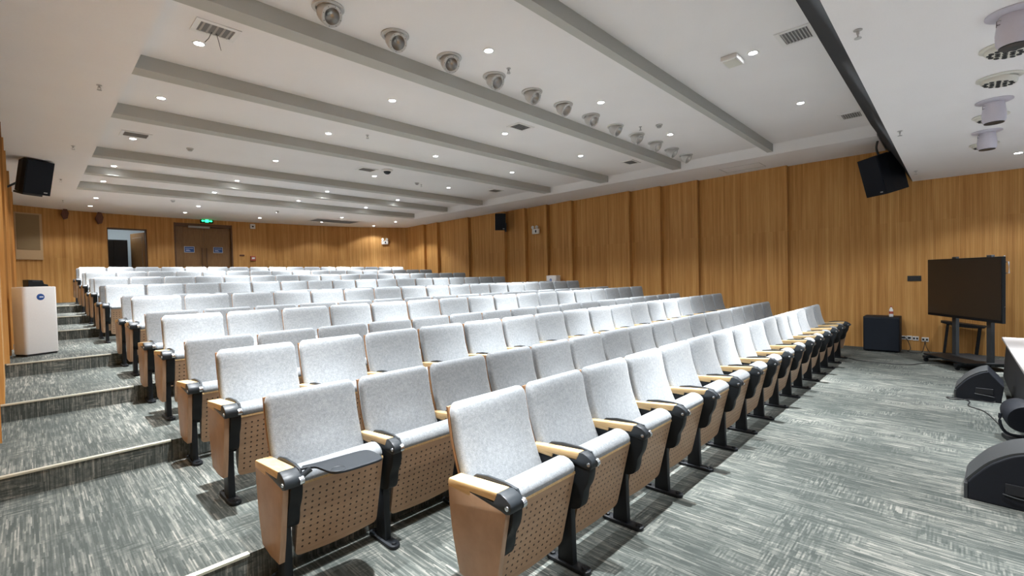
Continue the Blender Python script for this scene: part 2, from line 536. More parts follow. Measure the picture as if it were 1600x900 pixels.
# dropped beams
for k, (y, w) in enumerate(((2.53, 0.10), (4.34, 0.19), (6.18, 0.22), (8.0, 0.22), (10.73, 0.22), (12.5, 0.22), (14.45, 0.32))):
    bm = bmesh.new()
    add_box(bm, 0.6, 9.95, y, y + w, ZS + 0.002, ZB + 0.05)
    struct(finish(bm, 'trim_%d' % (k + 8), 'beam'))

# ------------------------------------------------------------------ doors
# open door
d = empty('door_1', (D1[1] - 0.02, bw_y(2.74) + 0.16, Z7)); struct(d)
bm = bmesh.new()
for x0, x1 in ((D1[0] - 0.0, D1[0] + 0.03), (D1[1] - 0.03, D1[1])):
    add_box(bm, x0 - D1[1] + 0.02, x1 - D1[1] + 0.02, -0.12, 0.12, 0, D1[2] - Z7)
add_box(bm, D1[0] - D1[1] + 0.02, 0.02, -0.12, 0.12, D1[2] - Z7 - 0.03, D1[2] - Z7)
finish(bm, 'door_frame', 'frame', d)
leaf_rot = math.radians(74)
bm = bmesh.new(); add_box(bm, -0.92, 0, -0.022, 0.022, 0.01, 2.2, 0.003); add_box(bm, -0.80, -0.14, -0.03, 0.03, 0.35, 2.05, 0.004, 1)
lf = finish(bm, 'door_leaf', ['door', 'roomwall'], d, (0.0, 0.1, 0), (0, 0, -leaf_rot))
bm = bmesh.new(); add_box(bm, -0.86, -0.74, -0.07, -0.05, 1.0, 1.03, 0.004); add_box(bm, -0.86, -0.83, -0.06, 0.0, 0.95, 1.1, 0.004)
finish(bm, 'door_handle', 'chrome', lf)
# closed double door in a recess
yb = bw_y(4.3)
d = empty('door_2', ((D2[0] + D2[1]) / 2, yb, Z7)); struct(d)
hw = (D2[1] - D2[0]) / 2; hh = D2[2] - Z7
bm = bmesh.new()
add_box(bm, -hw, -hw + 0.04, -0.02, 0.22, 0, hh); add_box(bm, hw - 0.04, hw, -0.02, 0.22, 0, hh); add_box(bm, -hw, hw, 0.02, 0.22, hh - 0.1, hh)
finish(bm, 'door_frame', 'frame', d)
bm = bmesh.new(); add_box(bm, -hw, hw, 0.2, 0.24, hh - 0.3, hh); finish(bm, 'transom_panel', 'door', d)
for sx in (-1, 1):
    x0, x1 = (0.003, 0.60) if sx > 0 else (-0.60, -0.003)
    bm = bmesh.new(); add_box(bm, x0, x1, 0.13, 0.17, 0.01, hh - 0.12, 0.003)
    lf = finish(bm, 'door_leaf', 'door', d)
    bm = bmesh.new(); hx = sx * 0.07
    add_box(bm, hx - 0.02, hx + 0.02, 0.07, 0.09, 0.85, 1.72, 0.006)
    for z in (0.92, 1.62): add_box(bm, hx - 0.01, hx + 0.01, 0.085, 0.14, z, z + 0.02)
    finish(bm, 'door_handle', 'frame', lf)
    x0, x1 = (0.60, hw - 0.04) if sx > 0 else (-hw + 0.04, -0.60)
    bm = bmesh.new(); add_box(bm, x0, x1, 0.14, 0.18, 0.01, hh - 0.1, 0.003)
    finish(bm, 'side_panel', 'door', d)
    # blue notice
    cx = (D2[0] + D2[1]) / 2 + sx * 0.435 + (-0.0)
    s = empty('door_sign', (cx, yb + 0.128, 2.80))
    bm = bmesh.new(); add_box(bm, -0.15, 0.15, -0.006, 0.0, -0.105, 0.105, 0.002); finish(bm, 'sign_plate', 'ltblue', s)
    bm = bmesh.new(); add_box(bm, -0.135, 0.135, -0.009, -0.005, -0.09, 0.09); finish(bm, 'sign_face', 'blue', s)
    bm = bmesh.new()
    for k, (xa, xb, z) in enumerate(((-0.11, 0.11, 0.035), (-0.10, 0.0, -0.02), (-0.10, 0.03, -0.045))):
        add_box(bm, xa, xb, -0.012, -0.008, z - 0.007, z + 0.007)
    finish(bm, 'lettering', 'ltblue', s)
    tag(s, 'blue notice on the %s leaf of the closed double door' % ('left' if sx < 0 else 'right'), 'sign', 'blue notices on the double door')
# door closer
t = empty('door_closer', (4.2, yb + 0.02, 3.58))
bm = bmesh.new(); add_box(bm, -0.32, 0.32, -0.03, 0.03, -0.035, 0.035, 0.006); finish(bm, 'closer_body', 'ventgrey', t)
bm = bmesh.new(); add_box(bm, 0.28, 0.32, -0.02, 0.12, -0.03, -0.01); finish(bm, 'closer_arm', 'ventgrey', t)
tag(t, 'pale metal door closer bar above the closed double door', 'door closer')

# ------------------------------------------------------------------ auditorium chairs
P = 0.5665
def yf(z):
    pts = [(0.30, 0.235), (0.42, 0.258), (0.50, 0.287), (0.57, 0.318), (0.61, 0.335), (0.67, 0.358), (0.76, 0.384), (0.84, 0.400), (0.92, 0.413), (0.96, 0.417)]
    for (a, b), (c, d) in zip(pts[:-1], pts[1:]):
        if a <= z <= c: return b + (d - b) * (z - a) / (c - a)
    return pts[-1][1]
CX = P / 2
def bm_backrest():
    bm = bmesh.new()
    rings = []
    zs = [(0.40, 0.6), (0.41, 0.9), (0.46, 1), (0.52, 1), (0.58, 1), (0.64, 1), (0.70, 1), (0.76, 1), (0.82, 1), (0.87, 1), (0.90, 1), (0.922, 0.97), (0.936, 0.86), (0.944, 0.62), (0.947, 0.3)]
    for z, t in zs:
        f = yf(z); th = 0.068 * t
        c = f + 0.032
        hx = 0.262 - max(0.0, (z - 0.895) / 0.052) ** 2.2 * 0.028
        loop = []
        for (px, py) in rrect(CX, c, hx, th / 2, 0.024 * t, 3):
            # soft crown of the padding and gentle side bolsters
            if py < c:
                u = (px - CX) / hx
                py -= 0.010 * (1 - u * u) * t
            loop.append((px, py, z))
        rings.append(loop)
    loft(bm, rings)
    return bm
def bm_shell():
    bm = bmesh.new()
    zs = [0.34, 0.42, 0.50, 0.57, 0.64, 0.70, 0.76, 0.84, 0.90, 0.925]
    pts = [(yf(z) + 0.062, z) for z in zs] + [(yf(z) + 0.076, z) for z in reversed(zs)]
    add_prism(bm, pts, 'x', CX - 0.260, CX + 0.260)
    return bm
TILT_TOP = Vector((0, 0.065, 0.545)); TILT_BOT = Vector((0, 0.165, 0.13))
SDIR = (TILT_TOP - TILT_BOT).normalized(); SLEN = (TILT_TOP - TILT_BOT).length
NDIR = Vector((0, SDIR.z, -SDIR.y))      # towards the backrest
def bm_panel():
    bm = bmesh.new()
    X0, X1 = 0.052, 0.523
    out = []
    n = 8
    for k in range(n + 1):          # bottom edge, slightly bowed
        u = k / n
        out.append((X0 + 0.03 + (X1 - X0 - 0.06) * u, -0.012 * math.sin(PI * u)))
    for a in (-60, -30, 0):
        out.append((X1 - 0.03 + 0.03 * math.cos(math.radians(a)), 0.03 + 0.03 * math.sin(math.radians(a))))
    out += [(X1, SLEN), (X0, SLEN)]
    for a in (180, 210, 240):
        out.append((X0 + 0.03 + 0.03 * math.cos(math.radians(a)), 0.03 + 0.03 * math.sin(math.radians(a))))
    A = [bm.verts.new(Vector((x, 0, 0)) + TILT_BOT + SDIR * s) for x, s in out]
    B = [bm.verts.new(Vector((x, 0, 0)) + TILT_BOT + SDIR * s + NDIR * 0.018) for x, s in out]
    bm.faces.new(A); bm.faces.new(list(reversed(B)))
    for i in range(len(A)): bm.faces.new((A[i], B[i], B[(i + 1) % len(A)], A[(i + 1) % len(A)]))
    return bm
def bm_edge_strip():
    bm = bmesh.new()
    T = TILT_BOT + SDIR * (SLEN - 0.0)
    add_prism(bm, [(T.y - 0.002, T.z - 0.006), (T.y - 0.001, T.z + 0.007), (T.y + 0.018, T.z + 0.006), (T.y + 0.018, T.z - 0.004)], 'x', 0.052, 0.523)
    return bm
def bm_seat():
    bm = bmesh.new()
    rings = []
    for s, n0, n1, in_ in ((0.02, 0.03, 0.05, 0.03), (0.03, 0.018, 0.075, 0.006), (0.10, 0.018, 0.085, 0), (0.2, 0.018, 0.088, 0), (0.3, 0.018, 0.092, 0), (0.37, 0.018, 0.10, 0), (0.415, 0.014, 0.112, 0), (0.428, 0.003, 0.120, 0),
                     (0.445, -0.004, 0.122, 0), (0.462, 0.0, 0.118, 0), (0.476, 0.010, 0.106, 0.003), (0.486, 0.026, 0.088, 0.008), (0.490, 0.040, 0.072, 0.018)):
        c = (n0 + n1) / 2; h = (n1 - n0) / 2
        loop = []
        for px, pn in rrect(CX + 0.004, c, 0.234 - in_, h, min(0.02, h * 0.9), 3):
            q = TILT_BOT + SDIR * s + NDIR * pn
            loop.append((px, q.y, q.z))
        rings.append(loop)
    loft(bm, rings)
    return bm
def bm_armrest(x0, x1):
    bm = bmesh.new()
    add_prism(bm, [(0.385, 0.580), (0.385, 0.612), (0.378, 0.620), (0.20, 0.636), (0.052, 0.648), (0.045, 0.640), (0.062, 0.606), (0.225, 0.598), (0.232, 0.578)], 'x', x0, x1, 0.004)
    return bm
def bm_housing(x0=-0.024, x1=0.036):
    bm = bmesh.new()
    S = smooth_path([(0, -0.006, 0.60), (0, -0.012, 0.56), (0, 0.000, 0.50), (0, 0.028, 0.445), (0, 0.035, 0.40), (0, 0.055, 0.352), (0, 0.10, 0.332)], 3)
    pts = [(v.y, v.z) for v in S] + [(0.17, 0.332), (0.225, 0.35), (0.26, 0.40), (0.30, 0.50), (0.345, 0.577), (0.23, 0.590), (0.10, 0.606), (0.03, 0.62)]
    add_prism(bm, pts, 'x', x0, x1, 0.003)
    return bm
def bm_hinge(x0=-0.024):
    bm = bmesh.new()
    # grey cap wrapping the front of the arm
    add_prism(bm, [(0.075, 0.602), (0.055, 0.645), (0.03, 0.650), (0.00, 0.640), (-0.028, 0.622), (-0.034, 0.598), (-0.022, 0.575), (0.0, 0.568), (0.03, 0.574), (0.16, 0.588), (0.24, 0.596), (0.24, 0.604)], 'x', x0 - 0.003, 0.024, 0.004)
    # stowed tablet lid beside the arm
    add_prism(bm, [(-0.02, 0.60), (0.012, 0.646), (0.08, 0.655), (0.20, 0.652), (0.28, 0.638), (0.31, 0.615), (0.30, 0.606), (0.10, 0.612), (0.02, 0.60)], 'x', 0.026, 0.040, 0.003)
    return bm
def bm_bolt(x0=-0.024):
    bm = bmesh.new()
    R90 = Matrix.Rotation(PI / 2, 4, 'Y')
    add_lathe(bm, [(0.0005, 0.0), (0.021, 0.0), (0.022, 0.006), (0.021, 0.022), (0.014, 0.028), (0.0005, 0.030)], 14, 0, Matrix.Translation((0.012, -0.022, 0.600)) @ R90)
    return bm
def bm_knob(x0=-0.024):
    bm = bmesh.new()
    R90 = Matrix.Rotation(PI / 2, 4, 'Y')
    add_lathe(bm, [(0.0005, -0.004), (0.010, -0.003), (0.011, 0.002), (0.0005, 0.004)], 12, 0, Matrix.Translation((x0 - 0.004, -0.010, 0.598)) @ R90)
    return bm
def bm_leg():
    bm = bmesh.new()
    add_prism(bm, [(0.108, 0.02), (0.212, 0.02), (0.205, 0.15), (0.20, 0.36), (0.115, 0.36), (0.112, 0.15)], 'x', -0.02, 0.02, 0.004)
    add_prism(bm, [(0.20, 0.34), (0.30, 0.42), (0.36, 0.55), (0.345, 0.57), (0.26, 0.47), (0.12, 0.36)], 'x', -0.012, 0.012)
    # seat pivot plate
    add_box(bm, 0.02, 0.05, 0.16, 0.24, 0.30, 0.40, 0.006)
    return bm
def bm_foot():
    bm = bmesh.new()
    pts = []
    for k in range(9):
        a = PI + k * PI / 8
        pts.append((0.034 * math.cos(a), 0.045 + 0.034 * math.sin(a)))
    for k in range(9):
        a = k * PI / 8
        pts.append((0.034 * math.cos(a), 0.262 + 0.034 * math.sin(a)))
    add_prism(bm, pts, 'z', 0.0, 0.022, 0.004)
    for y in (0.045, 0.262):
        add_lathe(bm, [(0.017, 0.02), (0.015, 0.031), (0.005, 0.035)], 10, 0, Matrix.Translation((0, y, 0)))
    return bm
def bm_endpanel(x0, x1):
    bm = bmesh.new()
    S = smooth_path([(0, 0.388, 0.600), (0, 0.382, 0.50), (0, 0.368, 0.38), (0, 0.340, 0.26), (0, 0.318, 0.185)], 3)
    F_ = smooth_path([(0, 0.085, 0.172), (0, 0.055, 0.30), (0, 0.030, 0.43), (0, 0.008, 0.53), (0, -0.004, 0.600)], 3)
    pts = [(v.y, v.z) for v in S] + [(0.20, 0.168)] + [(v.y, v.z) for v in F_]
    add_prism(bm, pts, 'x', x0, x1, 0.003)
    return bm

MESH = {}
def meshes():
    def mk(key, bm, mats, smooth=SM):
        o = finish(bm, key, mats, smooth=smooth); MESH[key] = o.data; bpy.data.objects.remove(o)
    mk('backrest', bm_backrest(), 'fabric')
    mk('backrest_shell', bm_shell(), 'shell')
    mk('seat', bm_seat(), 'fabric')
    mk('seat_panel', bm_panel(), 'perf', None)
    mk('panel_edge', bm_edge_strip(), 'armwood', None)
    mk('armrest', bm_armrest(-0.027, 0.021), 'armwood')
    mk('armrest_wide', bm_armrest(-0.058, 0.021), 'armwood')
    mk('arm_housing', bm_housing(), 'black')
    mk('tablet_hinge', bm_hinge(), 'slate')
    mk('hinge_bolt', bm_bolt(), 'chrome')
    mk('tablet_hinge_wide', bm_hinge(-0.055), 'slate')
    mk('hinge_knob', bm_knob(), 'chrome')
    mk('hinge_knob_wide', bm_knob(-0.055), 'chrome')
    mk('leg', bm_leg(), 'legblack')
    mk('foot', bm_foot(), 'legblack')
    mk('end_panel', bm_endpanel(-0.056, -0.026), 'beech')
    mk('end_panel_right', bm_endpanel(0.026, 0.056), 'beech')
meshes()

def part(name, key, parent, loc=(0, 0, 0)):
    o = bpy.data.objects.new(name, MESH[key]); C.objects.link(o)
    o.parent = parent; o.location = loc
    return o

def build_chair(kind, far=False):
    """kind: 'left' has the wooden end panel, 'mid', 'right' also carries the closing arm of the row"""
    t = empty('auditorium_chair')
    b = part('backrest', 'backrest', t)
    part('backrest_shell', 'backrest_shell', b)
    s = part('seat', 'seat', t)
    pn = part('seat_panel', 'seat_panel', s)
    if not far: part('panel_edge', 'panel_edge', s)
    def arm(x, wide):
        a = part('armrest', 'armrest_wide' if wide == 'L' else 'armrest', t, (x, 0, 0))
        part('arm_housing', 'arm_housing', a)
        part('tablet_hinge', 'tablet_hinge_wide' if wide == 'L' else 'tablet_hinge', a)
        if not far:
            part('hinge_pivot', 'hinge_bolt', a)
            part('hinge_bolt', 'hinge_knob_wide' if wide == 'L' else 'hinge_knob', a)
        l = part('leg', 'leg', t, (x, 0, 0))
        part('foot', 'foot', l)
        if wide == 'L': part('end_panel', 'end_panel', t, (x, 0, 0))
        if wide == 'R': part('end_panel', 'end_panel_right', t, (x, 0, 0))
    arm(0, 'L' if kind == 'left' else None)
    if kind == 'right': arm(P, 'R')
    return t

ROWS = [(1.37, 1.414, 15), (2.34, 0.868, 17), (3.28, 0.868, 17), (4.23, 0.868, 17), (5.18, 0.868, 17), (6.13, 0.868, 17), (7.08, 0.868, 17), (8.03, 0.868, 17),
        (9.93, 0.868, 17), (10.88, 0.868, 17), (11.85, 0.868, 17), (12.78, 0.868, 17), (13.77, 0.868, 17), (14.70, 0.868, 17), (15.68, 0.868, 17), (16.62, 0.868, 17)]
proto = {}
def chair(kind, far):
    key = (kind, far)
    if key not in proto:
        proto[key] = build_chair(kind, far); return proto[key]
    return copy_tree(proto[key])
RN = ['front row'] + [o + ' row' for o in ORD[1:]]
tablet_chair = None
for r, (yh, x0, n) in enumerate(ROWS):
    for i in range(n):
        kind = 'left' if i == 0 else ('right' if i == n - 1 else 'mid')
        t = chair(kind, r >= 8)
        t.location = (x0 + i * P, yh, level(yh + 0.1))
        rn = RN[r] + (' from the stage' if r else ' nearest the stage')
        if r == 1 and i == 0:
            lab = 'grey auditorium chair with a black writing tablet folded out, left end of the second row'
            tablet_chair = t
        elif i == 0: lab = 'grey auditorium chair with wooden end panel, left end of the ' + rn
        elif i == n - 1: lab = 'grey auditorium chair at the right end of the ' + rn
        elif i <= n // 2: lab = 'grey auditorium chair, %s seat from the left end of the %s' % (ORD[i], rn)
        else: lab = 'grey auditorium chair, %s seat from the right end of the %s' % (ORD[n - 1 - i], rn)
        tag(t, lab, 'chair', 'auditorium chairs of the ' + rn)

# the one tablet that is folded out
tb = finish(bmesh.new(), 'writing_tablet', 'tablet', tablet_chair)
bm = bmesh.new()
S = smooth_path([(0.03, -0.005, 0), (0.085, -0.03, 0), (0.10, -0.09, 0), (0.115, -0.165, 0), (0.16, -0.195, 0), (0.25, -0.205, 0), (0.345, -0.205, 0), (0.375, -0.18, 0), (0.385, -0.12, 0), (0.38, -0.045, 0), (0.35, -0.012, 0), (0.25, -0.0, 0), (0.14, 0.008, 0), (0.05, 0.025, 0)], 4)
add_prism(bm, [(v.x, v.y) for v in S], 'z', 0.640, 0.652, 0.003)
add_lathe(bm, [(0.034, 0.6522), (0.036, 0.6535), (0.034, 0.6545), (0.031, 0.6525)], 24, 0, Matrix.Translation((0.15, -0.155, 0)), cap=False)
bmesh.ops.recalc_face_normals(bm, faces=bm.faces)
me = tb.data; bm.to_mesh(me); bm.free()
bm = bmesh.new()
add_tube(bm, [(0.02, -0.01, 0.605), (0.05, -0.012, 0.625), (0.075, -0.02, 0.641)], 0.014, 10)
finish(bm, 'tablet_bracket', 'slate', tb, smooth=SM)

# ------------------------------------------------------------------ recessed downlights
BAYN = {1.63: 'ceiling bay nearest the stage', 3.61: 'second ceiling bay from the stage', 5.51: 'third ceiling bay from the stage', 7.44: 'fourth ceiling bay from the stage',
        9.79: 'fifth ceiling bay from the stage', 12.26: 'sixth ceiling bay from the stage', 14.18: 'seventh ceiling bay from the stage',
        15.90: 'nearer rear line', 17.55: 'line by the back wall'}
def make_down():
    t = empty('downlight')
    bm = bmesh.new()
    add_lathe(bm, [(0.062, 0.0), (0.060, -0.006), (0.044, -0.005), (0.040, 0.006), (0.050, 0.004)], 20, 0)
    finish(bm, 'trim_ring', 'white', t, smooth=SM)
    bm = bmesh.new(); add_lathe(bm, [(0.0005, -0.004), (0.030, -0.006), (0.042, -0.002), (0.030, 0.0)], 16)
    finish(bm, 'lamp', 'lamp_on', t, smooth=SM)
    return t
dproto = None
lamp_data = bpy.data.lights.new('downlight_beam', 'SPOT')
lamp_data.energy = DOWN_W; lamp_data.color = DOWN_COL
lamp_data.use_nodes = True
def beam_nodes(ld):
    # narrow beam: intensity falls off as a power of the cosine of the angle from straight down, as in a reflector lamp
    nt = ld.node_tree
    em = nt.nodes['Emission']
    g = nt.nodes.new('ShaderNodeNewGeometry')
    sp = nt.nodes.new('ShaderNodeSeparateXYZ'); nt.links.new(g.outputs['Incoming'], sp.inputs[0])
    a = math_n(nt, 'ABSOLUTE', sp.outputs[2])
    p = math_n(nt, 'POWER', a, BEAM_POW)
    st = math_n(nt, 'ADD', p, BEAM_BASE)
    nt.links.new(st, em.inputs['Strength'])
beam_nodes(lamp_data)
lamp_data.spot_size = math.radians(130); lamp_data.spot_blend = 0.35; lamp_data.shadow_soft_size = 0.035
lamp_rear = lamp_data.copy(); lamp_rear.energy = DOWN_W * 0.35
lamp_stage = lamp_data.copy(); lamp_stage.energy = DOWN_W * 0.5
def put_down(x, y, z, label, light=True):
    global dproto
    if dproto is None: dproto = make_down(); t = dproto
    else:
        t = dproto.copy(); C.objects.link(t)
        for ch in [c for c in dproto.children if c.type == 'MESH']:
            c = ch.copy(); C.objects.link(c); c.parent = t
    t.location = (x, y, z)
    tag(t, label, 'downlight', 'recessed round downlights in the ceiling')
    if light:
        l = bpy.data.objects.new('downlight_beam', lamp_rear if y > 17 else (lamp_stage if y < 0 else lamp_data)); C.objects.link(l)
        l.location = (x, y, z - 0.02)
    return t
DX = [1.27, 3.49, 5.66, 7.85, 10.05]
PL = ['first', 'second', 'third', 'fourth', 'fifth']
for y, nm in BAYN.items():
    z = ZB if y < 15 else ZS
    for i, x in enumerate(DX):
        put_down(x, y, z, 'lit round downlight, %s from the left in the %s' % (PL[i], nm))
for i, x in enumerate((0.9, 3.15, 5.4, 7.65, 9.95)):
    put_down(x, -0.65, 3.19, 'lit round downlight in the stage ceiling, %s along the line' % PL[i])

# ------------------------------------------------------------------ adjustable spotlights (unlit) in a line
def make_gimbal():
    t = empty('adjustable_spotlight')
    bm = bmesh.new()
    add_lathe(bm, [(0.100, 0.0), (0.135, 0.0), (0.138, -0.010), (0.130, -0.018), (0.106, -0.018), (0.100, 0.0)], 28, 0, cap=False)
    finish(bm, 'flange', 'lampgrey', t, smooth=SM)
    T = Matrix.Translation((0, 0, -0.055)) @ Matrix.Rotation(math.radians(-52), 4, 'X')
    bm = bmesh.new()
    add_lathe(bm, [(0.055, 0.09), (0.085, 0.05), (0.094, 0.0), (0.096, -0.05), (0.096, -0.068), (0.090, -0.073), (0.070, -0.072), (0.070, -0.060)], 28, 0, T, cap=False)
    for k in range(8):
        a = k * PI / 4
        add_lathe(bm, [(0.004, -0.0745), (0.0036, -0.0755), (0.0005, -0.0758)], 6, 1, T @ Matrix.Translation((0.083 * math.cos(a), 0.083 * math.sin(a), 0)))
    bd = finish(bm, 'lamp_body', ['lampgrey', 'ventdark'], t, smooth=SM)
    bm = bmesh.new()
    add_lathe(bm, [(0.070, -0.062), (0.060, -0.035), (0.042, -0.008), (0.016, 0.006), (0.0005, 0.008)], 24, 0, T, cap=False)
    rf = finish(bm, 'reflector', 'mirror', bd, smooth=SM)
    bm = bmesh.new(); add_lathe(bm, [(0.014, 0.004), (0.014, -0.008), (0.0005, -0.012)], 14, 0, T, cap=False)
    finish(bm, 'led_chip', 'lens', bd, smooth=SM)
    return t
g0 = make_gimbal()
GX = [1.92, 2.60, 3.28, 3.97, 4.66, 5.33, 6.02, 6.72, 7.42, 8.12, 8.80, 9.46]
for i, x in enumerate(GX):
    t = g0 if i == 0 else copy_tree(g0)
    t.location = (x, 4.02, ZB)
    t.rotation_euler = (0, 0, math.radians([8, -4, -14, -2, 10, 4, -6, 8, 3, -5, 6, 2][i]))
    tag(t, 'unlit grey adjustable spotlight, %s from the left in the ceiling line of twelve' % ORD[i], 'spotlight', 'adjustable spotlights in a line on the ceiling')

# ------------------------------------------------------------------ stage ceiling fittings
def make_can():
    t = empty('stage_spotlight')
    bm = bmesh.new(); add_lathe(bm, [(0.0005, 0.0), (0.135, 0.0), (0.137, -0.008), (0.12, -0.016), (0.085, -0.022), (0.0005, -0.022)], 28, 0, cap=False); finish(bm, 'ceiling_plate', 'lilac', t, smooth=SM)
    bm = bmesh.new(); add_lathe(bm, [(0.072, -0.02), (0.078, -0.05), (0.088, -0.13), (0.086, -0.19), (0.076, -0.215), (0.070, -0.216)], 28, 0, cap=False)
    add_box(bm, -0.05, 0.0, 0.055, 0.082, -0.075, -0.048, 0.003, 1)
    b = finish(bm, 'lamp_body', ['lilac', 'ventdark'], t, smooth=SM)
    bm = bmesh.new(); add_lathe(bm, [(0.074, -0.205), (0.072, -0.222), (0.0005, -0.218)], 24, 0, cap=False); finish(bm, 'lens_ring', 'slate', b, smooth=SM)
    return t
def make_par():
    t = empty('flat_par_light')
    bm = bmesh.new(); add_lathe(bm, [(0.0005, 0.0), (0.145, 0.0), (0.148, -0.008), (0.135, -0.014), (0.10, -0.016), (0.0005, -0.016)], 28, 0, cap=False); finish(bm, 'ceiling_plate', 'cream', t, smooth=SM)
    T = Matrix.Translation((0, 0, -0.012)) @ Matrix.Rotation(math.radians(8), 4, 'X')
    bm = bmesh.new(); add_lathe(bm, [(0.115, 0.0), (0.115, -0.035), (0.108, -0.045), (0.0005, -0.045)], 28, 0, T, cap=False); b = finish(bm, 'lamp_body', 'cream', t, smooth=SM)
    bm = bmesh.new()
    for rr, n in ((0.0, 1), (0.045, 6), (0.085, 12)):
        for k in range(n):
            a = 2 * PI * k / n
            add_lathe(bm, [(0.0165, -0.044), (0.015, -0.050), (0.007, -0.048), (0.0005, -0.046)], 10, 0, T @ Matrix.Translation((rr * math.cos(a), rr * math.sin(a), 0)), cap=False)
    finish(bm, 'led_lenses', 'slate', b)
    return t
can0, par0 = make_can(), make_par()
fit = [('can', 4.42), ('par', 5.06), ('par', 5.84), ('can', 6.62), ('par', 7.25), ('can', 8.05), ('par', 8.85)]
nc = npar = 0
for k, x in fit:
    if k == 'can':
        t = can0 if nc == 0 else copy_tree(can0); nc += 1
        tag(t, 'lilac-grey hanging spotlight under the stage ceiling, %s from the camera' % (['nearest', 'second', 'farthest'][nc - 1]), 'spotlight', 'hanging spotlights on the stage ceiling')
    else:
        t = par0 if npar == 0 else copy_tree(par0); npar += 1
        tag(t, 'cream flat round light with dark lens dots on the stage ceiling, %s from the camera' % (['nearest', 'second', 'third', 'farthest'][npar - 1]), 'spotlight', 'flat round lights on the stage ceiling')
    t.location = (x, -0.27, 3.19)

# ------------------------------------------------------------------ air vents
def vent(name, x, y, z, lx, ly, label, slats='y', gap=0.03):
    t = empty(name, (x, y, z))
    bm = bmesh.new()
    w = 0.045
    add_box(bm, -lx / 2 - w, lx / 2 + w, -ly / 2 - w, -ly / 2, -0.010, 0.0, 0.002); add_box(bm, -lx / 2 - w, lx / 2 + w, ly / 2, ly / 2 + w, -0.010, 0.0, 0.002)
    add_box(bm, -lx / 2 - w, -lx / 2, -ly / 2, ly / 2, -0.010, 0.0, 0.002); add_box(bm, lx / 2, lx / 2 + w, -ly / 2, ly / 2, -0.010, 0.0, 0.002)
    finish(bm, 'vent_frame', 'white', t)
    bm = bmesh.new(); add_box(bm, -lx / 2, lx / 2, -ly / 2, ly / 2, -0.004, -0.001); finish(bm, 'vent_void', 'ventvoid', t)
    bm = bmesh.new()
    L = ly if slats == 'y' else lx
    n = int(L / gap)
    for k in range(n):
        c = -L / 2 + (k + 0.5) * L / n
        if slats == 'y': add_box(bm, -lx / 2, lx / 2, -0.008, 0.008, -0.004, 0.0, 0, 0, Matrix.Translation((0, c, -0.006)) @ Matrix.Rotation(0.5, 4, 'X'))
        else: add_box(bm, -0.008, 0.008, -ly / 2, ly / 2, -0.004, 0.0, 0, 0, Matrix.Translation((c, 0, -0.006)) @ Matrix.Rotation(0.5, 4, 'Y'))
    finish(bm, 'vent_blades', 'ventgrey', t)
    tag(t, label, 'air vent', 'ceiling air vents')
    return t
vent('air_vent', 5.57, 1.19, ZB, 0.28, 0.24, 'square slatted air vent beside the charcoal fascia, nearer one')
vent('air_vent', 9.08, 1.19, ZB, 0.28, 0.24, 'square slatted air vent beside the charcoal fascia, farther one by the right wall')
vent('air_vent', 1.32, 5.11, ZB, 0.28, 0.20, 'slatted air vent left in the third bay with wires hanging out', 'x', 0.05)
vent('air_vent', 5.59, 5.09, ZB, 0.28, 0.20, 'slatted air vent in the middle of the third ceiling bay')
vent('air_vent', 9.11, 5.09, ZB, 0.28, 0.20, 'slatted air vent at the right of the third ceiling bay')
vent('air_vent', 1.27, 9.5, ZB, 0.3, 0.24, 'slatted air vent at the left of the fifth ceiling bay')
vent('air_vent', 5.2, 9.3, ZB, 0.3, 0.24, 'slatted air vent in the middle of the fifth ceiling bay')
vent('air_vent', 9.1, 9.3, ZB, 0.3, 0.24, 'slatted air vent at the right of the fifth ceiling bay')
vent('return_grille', 8.1, 17.0, ZS, 1.6, 0.75, 'long dark return air grille in the rear ceiling', 'y', 0.06)
bm = bmesh.new()
add_tube(bm, [(1.30, 5.17, 3.995), (1.28, 5.20, 3.94), (1.25, 5.22, 3.90)], 0.003, 6)
add_tube(bm, [(1.34, 5.17, 3.995), (1.37, 5.21, 3.93), (1.39, 5.23, 3.87)], 0.003, 6)
tag(finish(bm, 'loose_wire', 'cable'), 'two thin loose wires dangling from the left ceiling vent', 'wire')

# access panel outline in right soffit
bm = bmesh.new()
for a in ((10.68, 10.69, 2.98, 3.80), (11.17, 11.18, 2.98, 3.80), (10.68, 11.18, 2.98, 2.99), (10.68, 11.18, 3.79, 3.80)):
    add_box(bm, *a, ZS - 0.003, ZS)
tag(finish(bm, 'access_hatch', 'ventgrey'), 'square access hatch outline in the right ceiling soffit', 'hatch')

# wireless box beside the downlight
t = empty('ceiling_sensor_box', (5.63, 1.84, ZB))
bm = bmesh.new(); add_box(bm, -0.13, 0.13, -0.09, 0.09, -0.055, 0.0, 0.012); finish(bm, 'box_body', 'white', t, smooth=SM)
bm = bmesh.new(); add_box(bm, -0.11, 0.11, -0.07, 0.07, -0.058, -0.054, 0.002); finish(bm, 'cover', 'cream', t)
tag(t, 'white rectangular box mounted on the ceiling beside a lit downlight', 'ceiling box')

